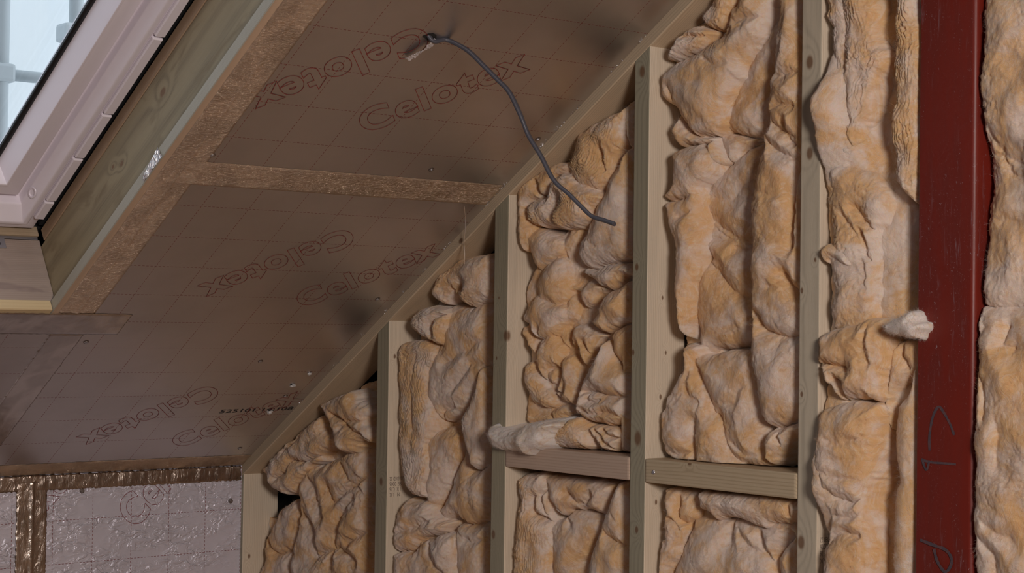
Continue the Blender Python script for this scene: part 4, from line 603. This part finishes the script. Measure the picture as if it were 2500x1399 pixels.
# roof window: frame and sash as mitred rings
PL = dict(Base_Color=(.90, .83, .90), Roughness=.34)
M_PVC = NT('pale_pink_white_paint').set(**PL)
M_GASK = mat_plain('black_gasket', (.012, .012, .014), .35)
VC, UC = 1.05, 1.31
win = empty('window_1', mw=slope_matrix(UC, VC, .2)); win['kind'] = 'structure'; win['label'] = 'roof window with a pale pinkish white frame and sash'
def ring(name, prof, mat, parent, bev=True):
    V = []; F = []
    for v, u, w in prof:
        hv, hu = v-VC, UC-u
        for sv, su in ((1, -1), (1, 1), (-1, 1), (-1, -1)): V.append(cp(UC+su*hu, VC+sv*hv, w))
    for i in range(len(prof)-1):
        for k in range(4): F.append((i*4+k, i*4+(k+1) % 4, (i+1)*4+(k+1) % 4, (i+1)*4+k))
    n = len(prof)-1
    me = me_from(V, F); bm = bmesh.new(); bm.from_mesh(me); bmesh.ops.recalc_face_normals(bm, faces=bm.faces[:]); bm.to_mesh(me); bm.free()
    o = link(name, me, mat, parent, Matrix.Identity(4)); 
    if bev:
        md = o.modifiers.new('soft', 'BEVEL'); md.width = .0018; md.segments = 3; md.limit_method = 'ANGLE'; md.angle_limit = math.radians(12)
    for p in me.polygons: p.use_smooth = True
    return o
w_frame = ring('frame', [(1.436, .694, .300), (1.436, .694, .176), (1.4185, .706, .1755), (1.417, .7085, .1725), (1.407, .716, .1725), (1.4045, .719, .1750), (1.397, .7455, .193), (1.3955, .7475, .196), (1.3945, .748, .2125), (1.366, .782, .216), (1.366, .782, .300), (1.436, .694, .300)], M_PVC, win)
w_sash = ring('sash', [(1.386, .7615, .2145), (1.384, .764, .2015), (1.3525, .7925, .1995), (1.3518, .7938, .1978), (1.3480, .7985, .1978), (1.3472, .7998, .1995), (1.3462, .8015, .2025), (1.3310, .8200, .2405), (1.3310, .8200, .2600), (1.386, .7615, .2600)], M_PVC, win)
ring('gasket', [(1.3316, .8195, .2370), (1.3255, .8290, .2370), (1.3240, .8305, .2400), (1.3225, .8320, .2440), (1.3316, .8195, .2450)], M_GASK, w_sash, False)
t = NT('window_glass'); tr = t.n('ShaderNodeBsdfTransparent'); tr.inputs[0].default_value = (.93, .96, .97, 1); gl = t.n('ShaderNodeBsdfGlossy'); gl.inputs['Roughness'].default_value = .02
mx = t.n('ShaderNodeMixShader'); mx.inputs[0].default_value = .05; t.l(tr.outputs[0], mx.inputs[1]); t.l(gl.outputs[0], mx.inputs[2]); t.l(mx.outputs[0], t.out.inputs[0])
slope_box('pane', (.828, 2*UC-.828), (2*VC-1.331, 1.331), (.2445, .2685), t.m, w_sash)
M_SEG = M_PVC
segs = [(.735, .7905), (.7945, .9285), (.9325, 1.061), (1.065, 1.278), (1.282, 1.62), (1.624, 1.92)]
for a_, b_ in segs:
    o = slope_box('frame_lip', (a_, b_), (1.4205, 1.4405), (.1675, .1762), M_SEG, w_frame, .0022)
# round plug in the frame corner
bm = bmesh.new(); 
def ringverts(r, z): return [bm.verts.new((r*math.cos(k*math.pi/14), 1.5*r*math.sin(k*math.pi/14), z)) for k in range(28)]
rr = [ringverts(.0095, 0), ringverts(.0088, .0016), ringverts(.0066, .0016), ringverts(.0058, -.004)]
for i in range(3):
    for k in range(28): bm.faces.new((rr[i][k], rr[i][(k+1) % 28], rr[i+1][(k+1) % 28], rr[i+1][k]))
bm.faces.new(rr[3][::-1]); bmesh.ops.recalc_face_normals(bm, faces=bm.faces[:]); me = bpy.data.meshes.new('plug'); bm.to_mesh(me); bm.free()
link('cover_cap', me, M_PVC, w_frame, slope_matrix(.793, 1.3985, .1875) @ Matrix.Rotation(math.radians(-70), 4, 'Y'))
# ------------------------------------------------------------------ scaffold and sheeting outside
t = NT('scaffold_sheeting'); p = t.obj(); cor = t.math('SINE', t.math('MULTIPLY', t.n('ShaderNodeSeparateXYZ').outputs[1], 1))
sp3 = t.n('ShaderNodeSeparateXYZ'); t.l(p, sp3.inputs[0]); cor = t.math('MULTIPLY_ADD', t.math('SINE', t.math('MULTIPLY', sp3.outputs[1], 420)), .5, .5)
col = t.mix(t.math('MULTIPLY', cor, .10), (.94, .96, .97), (.82, .86, .89)); col = t.mix(t.sstep(t.noise(t.vec('MULTIPLY', p, (1, 3, .8)), 1.6, 3, .5), .45, .7), col, (.88, .92, .95))
df = t.n('ShaderNodeBsdfDiffuse'); tl = t.n('ShaderNodeBsdfTranslucent'); t.l(col, df.inputs[0]); t.l(col, tl.inputs[0]); mx = t.n('ShaderNodeMixShader'); mx.inputs[0].default_value = .6
t.l(df.outputs[0], mx.inputs[1]); t.l(tl.outputs[0], mx.inputs[2]); t.l(mx.outputs[0], t.out.inputs[0])
V = []; F = []; nn = 120
for j in range(2):
    for i in range(nn+1):
        y = -3+8*i/nn; V.append((-5.35+.035*math.sin(y*5.1)+.02*math.sin(y*13), y, .2+j*6.5))
for i in range(nn): F.append((i, i+1, i+nn+2, i+nn+1))
sh = link('scaffold_sheeting', me_from(V, F, smooth=True), t.m); md = sh.modifiers.new('t', 'SOLIDIFY'); md.thickness = .002; tag(sh, 'white translucent sheeting hung on the scaffold outside the window', 'sheeting')
M_TUBE = mat_plain('scaffold_steel', (.58, .63, .66), .6, .1)
def tube_me(p, q, r, seg=20):
    p, q = Vector(p), Vector(q); bm = bmesh.new(); bmesh.ops.create_cone(bm, cap_ends=True, segments=seg, radius1=r, radius2=r, depth=(q-p).length)
    bmesh.ops.transform(bm, matrix=Matrix.Translation((p+q)/2) @ (q-p).to_track_quat('Z', 'Y').to_matrix().to_4x4(), verts=bm.verts); me = bpy.data.meshes.new('tube'); bm.to_mesh(me); bm.free()
    for f in me.polygons: f.use_smooth = len(f.vertices) == 4
    return me
def scaf(name, p, q, r, label): o = link(name, tube_me(p, q, r), M_TUBE); tag(o, label, 'scaffold tube', 'scaffold tubes outside the window'); return o
scaf('scaffold_tube', (-4.9, 2.103, 0), (-4.9, 2.115, 6), .0245, 'upright grey scaffold tube at the far left, seen through the window')
scaf('scaffold_tube', (-4.92, 2.0, 2.262), (-4.92, 3.6, 2.268), .0175, 'horizontal grey scaffold tube seen through the middle of the window')
scaf('scaffold_tube', (-4.95, 2.0, 2.105), (-4.95, 3.6, 2.112), .004, 'thin horizontal rod low behind the window glass')
scaf('scaffold_tube', (-4.9, 2.352, 1.0), (-4.9, 2.325, 6), .022, 'second upright scaffold tube, near the top edge of the window')
def coupler(y, z, label):
    o = link('scaffold_coupler', box_me((-4.945, y-.028, z-.028), (-4.870, y+.032, z+.028), .010, 2), M_TUBE); tag(o, label, 'coupler', 'scaffold couplers')
coupler(2.112, 2.262, 'clamp joining the horizontal tube to the left upright outside the window')
coupler(2.325, 2.405, 'clamp on the second upright outside, near the top of the window view')
# ------------------------------------------------------------------ red steel column
t = NT('red_oxide_steel'); p = t.obj()
sc = t.noise(t.vec('MULTIPLY', p, (160, 160, 14)), 1.0, 4, .7, .6); cl = t.noise(t.vec('MULTIPLY', p, (26, 26, 4.5)), 1.0, 4, .6, .4); sc2 = t.noise(t.vec('MULTIPLY', p, (420, 420, 260)), 1.0, 2, .5, 1.2)
m = t.math('MULTIPLY', t.sstep(sc, .56, .72), t.sstep(cl, .46, .66)); m2 = t.math('MULTIPLY', t.sstep(sc2, .66, .74), t.sstep(cl, .42, .6))
col = t.mix(t.sstep(cl, .35, .7), (.185, .018, .010), (.15, .020, .014)); col = t.mix(t.math('MULTIPLY', m, .40), col, (.34, .28, .32)); col = t.mix(t.math('MULTIPLY', m2, .55), col, (.42, .38, .42))
M_STEEL = t.set(Base_Color=col, Roughness=t.math('MULTIPLY_ADD', cl, .25, .30), Specular_IOR_Level=.38, Normal=t.bump(t.noise(p, 300, 3, .6), .15, .0006))
bm = bmesh.new(); cx0, cx1, cy0, cy1, rr_ = -1.676, -1.5725, YW, YW+.10, .0085; ring_ = []
for (cx_, cy_, a0) in ((cx1-rr_, cy0+rr_, -90), (cx1-rr_, cy1-rr_, 0), (cx0+.0025, cy1-.0025, 90), (cx0+.0025, cy0+.0025, 180)):
    r_ = rr_ if cx_ > -1.6 else .0025
    for k in range(9): a = math.radians(a0+k*90/8); ring_.append((cx_+r_*math.cos(a), cy_+r_*math.sin(a)))
lo_ = [bm.verts.new((x+1.624, y-YW-.05, 0)) for x, y in ring_]; hi_ = [bm.verts.new((x+1.624, y-YW-.05, 2.44)) for x, y in ring_]
for k in range(len(lo_)): bm.faces.new((lo_[k], lo_[(k+1) % len(lo_)], hi_[(k+1) % len(lo_)], hi_[k]))
bm.faces.new(lo_[::-1]); bm.faces.new(hi_); bmesh.ops.recalc_face_normals(bm, faces=bm.faces[:]); me = bpy.data.meshes.new('post'); bm.to_mesh(me); bm.free()
colm = empty('steel_column', (-1.624, YW+.05, 0)); tag(colm, 'dark red painted steel column with hand marked writing', 'column')
post = link('post', me, M_STEEL, colm, colm.matrix_basis.copy())
for p_ in me.polygons: p_.use_smooth = len(p_.vertices) == 4
post.modifiers.new('e', 'EDGE_SPLIT').split_angle = math.radians(50)
link('base_plate', box_me((-.09, -.05, 0), (.09, .05, .012), .002), M_STEEL, colm, colm.matrix_basis.copy())
M_MARK = NT('marker_pen'); pm = M_MARK.obj(); M_MARK = M_MARK.set(Base_Color=M_MARK.mix(M_MARK.sstep(M_MARK.noise(pm, 160, 3, .6), .42, .62), (.07, .055, .07), (.12, .06, .065)), Roughness=.7)
NS = [0]
def stroke(pts, w, parent):
    NS[0] += 1; y = YW-.0004-.00035*NS[0]
    P = [np.array(p) for p in pts]; Q = []
    for i in range(len(P)-1):
        p0 = P[max(i-1, 0)]; p1, p2 = P[i], P[i+1]; p3 = P[min(i+2, len(P)-1)]
        for k in range(6):
            s = k/6; Q.append(.5*((2*p1)+(-p0+p2)*s+(2*p0-5*p1+4*p2-p3)*s*s+(-p0+3*p1-3*p2+p3)*s**3))
    Q.append(P[-1]); V = []; F = []; rs = random.Random(len(Q))
    for i, c in enumerate(Q):
        d = Q[min(i+1, len(Q)-1)]-Q[max(i-1, 0)]; d = d/(np.linalg.norm(d)+1e-9); n = np.array((-d[1], d[0]))*w*.5*rs.uniform(.75, 1.15)
        for s in (1, -1): V.append((c[0]+n[0]*s, y, c[1]+n[1]*s))
    for i in range(len(Q)-1): F.append((2*i, 2*i+1, 2*i+3, 2*i+2))
    n0 = len(V); V += [(a, y+.0003, c) for a, b, c in V]; F += [tuple(i+n0 for i in f[::-1]) for f in F]
    return link('handwriting', me_from(V, F), M_MARK, parent, Matrix.Identity(4))
stroke([(-1.6507, 1.3646), (-1.6509, 1.3864), (-1.6455, 1.4148), (-1.6362, 1.4308), (-1.6287, 1.4280), (-1.6135, 1.4071), (-1.6059, 1.3906)], .0045, colm)
stroke([(-1.6658, 1.3495), (-1.6467, 1.3468), (-1.6250, 1.3470), (-1.6018, 1.3469)], .0040, colm)
stroke([(-1.6642, 1.3515), (-1.6560, 1.3345), (-1.6505, 1.3479)], .0040, colm)
stroke([(-1.6658, 1.2270), (-1.6416, 1.2217), (-1.6190, 1.2170), (-1.6077, 1.2044), (-1.6113, 1.1901), (-1.6206, 1.1840), (-1.6338, 1.1984), (-1.6400, 1.2160)], .0050, colm)
# ------------------------------------------------------------------ grade stamps on the studs
def stamp(parent, x, y0, z0, lines, s):
    for k, (txt, w, off) in enumerate(lines):
        me = text_me(txt); co = [v.co[:] for v in me.vertices]; a0 = min(c[0] for c in co); sc_ = w/(max(c[0] for c in co)-a0)
        for v, c in zip(me.vertices, co): v.co = (0, w-(c[0]-a0)*sc_, -c[1]*s*1.35)      # rotated by half a turn
        M = Matrix.Translation((x+.0003, y0+off, z0-k*s*1.28)); o = link('grade_stamp', me, M_STAMP, parent, M); o['label'] = 'faint printed timber grade mark'
stamp(studs[1], -3.066, YW+.0072, 1.2155, [('GRADED 22', .040, 0), ('SS  0006', .031, 0), ('I X  C16', .029, 0), ('M   UK', .027, 0)], .0088)
stamp(studs[4], -1.872, YW+.0085, 1.2085, [('GRADED 22', .038, 0), ('SS  0006', .030, 0), ('X   C16', .027, 0), ('M   UK', .025, 0)], .0088)
# ------------------------------------------------------------------ screws
M_SCR = mat_plain('screw_steel', (.55, .55, .58), .3, 1.0)
def scr_obj(M, label):
    e = empty('screw', mw=M); tag(e, label, 'screw', 'screws through the foil boards'); h = screw(e, M, .0042, M_SCR, 'head')
    bm = bmesh.new(); bmesh.ops.create_circle(bm, cap_ends=True, segments=16, radius=.0062)
    for v in bm.verts: v.co.x += random.Random(v.index).uniform(-.0012, .0012)
    me = bpy.data.meshes.new('w'); bm.to_mesh(me); bm.free(); link('dimple', me, mat_plain('crushed_foil', (.25, .20, .18), .5, .8) if 'crushed_foil' not in bpy.data.materials else bpy.data.materials['crushed_foil'], e, M @ Matrix.Translation((0, 0, -.0009)))
sl = ['beside the horizontal tape at its left end', 'in the upper board under the cable', 'in the upper board near the raking timber', 'in the lower board beside the raking timber, right of the second red word', 'left of the lower board rows, under the tape end', 'in the middle of the lower board', 'low in the lower board near the raking timber', 'at the bottom of the lower board above the corner tape']
for (u, v), s_ in zip([(1.1851, 1.5316), (1.1960, 1.9997), (1.3160, 2.1780), (.7437, 2.1505), (.5647, 1.5580), (.4882, 1.9973), (.3338, 2.1447), (.0890, 2.1523)], sl): scr_obj(slope_matrix(u, v, -.0012), 'screw head '+s_)
for (y, z), s_ in zip([(1.788, 1.1586), (2.1738, 1.1146)], ['near the top left of the knee wall board', 'near the right edge of the knee wall board']):
    M = Mk.copy(); M.translation = (X0+.0015, y, z); scr_obj(M, 'screw head '+s_)
M = Matrix(((1, 0, 0), (0, 0, -1), (0, 1, 0))).to_4x4(); M.translation = (-2.2491, YW-.0028, 1.2869); e = empty('screw', mw=M); tag(e, 'screw driven into the left end of the long noggin', 'screw', 'screws in the timber'); screw(e, M, .0042, M_SCR, 'head')
# crumbs of insulation stuck to the foil
rs = random.Random(5); M_CR = mat_plain('pale_crumb', (.75, .72, .70), .7)
def crumb(M, r, label):
    bm = bmesh.new(); bmesh.ops.create_icosphere(bm, subdivisions=2, radius=r)
    for v in bm.verts: v.co *= rs.uniform(.5, 1.25); v.co.z *= .5; v.co.x *= 1.3
    me = bpy.data.meshes.new('crumb'); bm.to_mesh(me); bm.free(); o = link('foam_crumb', me, M_CR, None, M); tag(o, label, 'crumb', 'pale crumbs stuck to the foil')
for (u, v, r), s_ in zip([(.4356, 2.1514, .0042), (.3836, 2.1359, .0055), (.2629, 2.1404, .0065)], ['uppermost of three beside the raking timber', 'middle one of three beside the raking timber', 'lowest and largest of three, on the batch number']): crumb(slope_matrix(u, v, -.002), r, 'white foam crumb on the ceiling foil, '+s_)
# ------------------------------------------------------------------ cable and its torn hole
pts = [(-2.366, 1.762, 2.052), (-2.3780, 1.775, 2.037), (-2.3735, 1.7905, 2.0352), (-2.3516, 1.8000, 2.0288), (-2.3205, 1.8200, 2.0101), (-2.2943, 1.8350, 1.9826), (-2.2740, 1.8500, 1.9579), (-2.2555, 1.8600, 1.9365), (-2.2377, 1.8700, 1.8981), (-2.2277, 1.8800, 1.8639), (-2.2071, 1.8900, 1.8290), (-2.1846, 1.9000, 1.7875), (-2.1566, 1.9100, 1.7630), (-2.1371, 1.9200, 1.7424), (-2.1173, 1.9250, 1.7264), (-2.0931, 1.9300, 1.7191), (-2.0739, 1.9350, 1.7127)]
P = [np.array(p_) for p_ in pts]; P[0] = np.array(cp(1.553, 1.757, .02)); P[1] = np.array(cp(1.553, 1.763, .003)); P[2] = np.array(cp(1.550, 1.7735, -.007)); Q = []
for i in range(len(P)-1):
    p0 = P[max(i-1, 0)]; p1, p2 = P[i], P[i+1]; p3 = P[min(i+2, len(P)-1)]
    for k in range(8): s = k/8; Q.append(.5*((2*p1)+(-p0+p2)*s+(2*p0-5*p1+4*p2-p3)*s*s+(-p0+3*p1-3*p2+p3)*s**3))
Q.append(P[-1]); V = []; F = []; ns = 16
for i, c in enumerate(Q):
    d = Vector(Q[min(i+1, len(Q)-1)]-Q[max(i-1, 0)]).normalized(); tw = i/len(Q); side_ = Vector((.35, -.25+.7*tw, .9)).cross(d).normalized(); up_ = d.cross(side_)
    for k in range(ns):
        a = 2*math.pi*k/ns; ca, sa = math.cos(a), math.sin(a); ca = math.copysign(abs(ca)**.75, ca); sa = math.copysign(abs(sa)**.75, sa)
        V.append(Vector(c)+side_*ca*.0054+up_*sa*.0035)
for i in range(len(Q)-1):
    for k in range(ns): F.append((i*ns+k, i*ns+(k+1) % ns, (i+1)*ns+(k+1) % ns, (i+1)*ns+k))
F.append(tuple(range(ns))[::-1]); F.append(tuple((len(Q)-1)*ns+k for k in range(ns)))
cab = link('electric_cable', me_from(V, F), mat_plain('grey_pvc', (.085, .085, .105), .42)); tag(cab, 'grey flat electric cable hanging out of a hole in the foil ceiling', 'cable')
for p_ in cab.data.polygons: p_.use_smooth = len(p_.vertices) == 4
# torn foil hanging from the hole
V = []; F = []; n_ = 22; rs = random.Random(9)
path = [(1.553, 1.776), (1.538, 1.772), (1.528, 1.767), (1.520, 1.761), (1.508, 1.757), (1.495, 1.752)]; wd = [.006, .012, .008, .010, .012, .010]
for i in range(n_+1):
    s = i/n_*(len(path)-1); k = min(int(s), len(path)-2); f = s-k; u = path[k][0]*(1-f)+path[k+1][0]*f; v = path[k][1]*(1-f)+path[k+1][1]*f; w = wd[k]*(1-f)+wd[k+1]*f
    for j in range(7):
        tt = j/6-.5; V.append(cp(u+tt*w*.6+rs.uniform(-.0008, .0008), v-tt*w*1.2+rs.uniform(-.0006, .0006), -.0035-.0025*abs(math.sin(i*1.3))-.006*math.sin(math.pi*i/n_)*(.6+tt)-rs.uniform(0, .0015)))
for i in range(n_):
    for j in range(6): a = i*7+j; F.append((a, a+1, a+8, a+7))
fl = link('torn_foil', me_from(V, F), NT('foil_paper_back').set(Base_Color=(.80, .76, .78), Roughness=.38, Metallic=.45)); fl.modifiers.new('t', 'SOLIDIFY').thickness = .0005
tag(fl, 'crumpled strip of torn foil hanging beside the cable hole', 'torn foil')
M = slope_matrix(1.552, 1.766, -.0006); bm = bmesh.new(); bmesh.ops.create_circle(bm, cap_ends=True, segments=20, radius=.0085)
for v in bm.verts: v.co.x *= 1.5*rs.uniform(.8, 1.2); v.co.y *= rs.uniform(.75, 1.15)
me = bpy.data.meshes.new('hole'); bm.to_mesh(me); bm.free(); h = link('cable_hole', me, mat_plain('hole_dark', (.02, .017, .015), .9), b_up, M)
# short glue / tape shreds along the foil edge beside the raking timber
V = []; F = []
rs = random.Random(77)
for c in [(.30, 3), (.47, 4), (.60, 3), (.70, 5), (.78, 4), (.86, 5), (.95, 4), (1.02, 5), (1.10, 8), (1.17, 8), (1.30, 8), (1.36, 10), (1.42, 8), (1.55, 6), (1.62, 7)]:
    for k in range(c[1]*2):
        u = c[0]+rs.gauss(0, .010); v = YW-.001-abs(rs.gauss(0, .0035)); r = rs.uniform(.0007, .0022); p0 = cp(u, v, -.0012); n = len(V)
        V += [p0+Vector((r*rs.uniform(-1, 1), r*rs.uniform(-1, 1), r*rs.uniform(-1, 1))) for _ in range(4)]; F += [(n, n+1, n+2), (n, n+2, n+3), (n, n+3, n+1), (n+1, n+3, n+2)]
o = link('foil_shreds', me_from(V, F), T_SIL); tag(o, 'tiny silvery shreds of foil along the joint of ceiling and raking timber', 'foil shreds', kind='stuff')
# hanging fibre strand near the second stud
V = []; F = []
pp = [(1140, 0), (0, 0)]
sp0 = [cp(1.090, 2.150, -.002), cp(1.066, 2.165, -.010), cp(1.040, 2.178, -.022), Vector((-2.800, 2.195, 1.712)), Vector((-2.800, 2.197, 1.690)), Vector((-2.796, 2.195, 1.668))]
for i, c in enumerate(sp0):
    r = [.0005, .0005, .0006, .0009, .0016, .0004][i]
    for k in range(5): a = k*2*math.pi/5; V.append(c+Vector((r*math.cos(a), r*math.sin(a), 0)))
for i in range(len(sp0)-1):
    for k in range(5): F.append((i*5+k, i*5+(k+1) % 5, (i+1)*5+(k+1) % 5, (i+1)*5+k))
o = link('hanging_fibre', me_from(V, F, smooth=True), M_WOOL); tag(o, 'thin strand of fibre dangling from the horizontal tape beside the third stud', 'fibre strand')
# batts outside the picture: down to the floor plate, and on to the right
def coarse(bx, z0_, z1_, i, label, nz=60, dp=0):
    nx = 24; xs = np.linspace(bx[0], bx[1], nx+1); zs = np.linspace(z0_, z1_, nz+1); X, Z = np.meshgrid(xs, zs)
    Y = YW+.038+dp*np.clip((Z-.88)/.03, 0, 1)+.03*(1-.7*(dp > 0)*(Z > .9))*fbm(X*14+i*7, Z*9, 4, i)+.008*fbm(X*70, Z*60, 2, i)
    V = np.stack([X, Y, Z], -1).reshape(-1, 3); n = len(V); Vb = V.copy(); Vb[:, 1] = YW+.097; F = []
    for j in range(nz):
        for k in range(nx): a = j*(nx+1)+k; F += [(a, a+1, a+nx+2, a+nx+1), (a+n+nx+1, a+n+nx+2, a+n+1, a+n)]
    for j in range(nz): a = j*(nx+1); F += [(a+nx+1, a, a+n, a+n+nx+1), (a+nx, a+2*nx+1, a+2*nx+1+n, a+nx+n)]
    for k in range(nx): F += [(k+1, k, k+n, k+1+n)[::-1], (nz*(nx+1)+k, nz*(nx+1)+k+1, nz*(nx+1)+k+1+n, nz*(nx+1)+k+n)[::-1]]
    o = link('glass_wool_batt', me_from(np.concatenate([V, Vb]), F, smooth=True), M_WOOL); tag(o, label, 'insulation', 'glass wool insulation stuffed between the studs')
for i, (bx, s_) in enumerate(zip([(-3.653, -3.112), (-3.064, -2.713), (-2.666, -2.314), (-2.271, -1.917), (-1.868, -1.678), (-1.570, -1.302)], ['first', 'second', 'third', 'fourth', 'narrow', 'last'])):
    coarse(bx, .052, 1.07, i, 'lower glass wool batt down at the floor plate in the %s bay' % s_, dp=.038)
coarse((-1.868, -1.678), 2.05, 2.27, 8, 'upper glass wool batt in the narrow bay above the picture', 8, dp=.04)
coarse((-1.570, -1.302), 2.00, 2.42, 9, 'upper glass wool batt right of the red column, above the picture', 16, dp=.04)
for k in range(9):
    xa = -1.258 if k == 0 else -.90+.40*(k-1)+.023; xb = -.90+.40*k-.023
    coarse((xa, xb), .052, min(Z0+TAN*(xa-X0), apex.z-(xb-apex.x)*TAN)-.06, 20+k, 'glass wool batt in a bay of the gable beyond the right edge of the picture', 90)
for d_ in WOOL: wool(*d_)
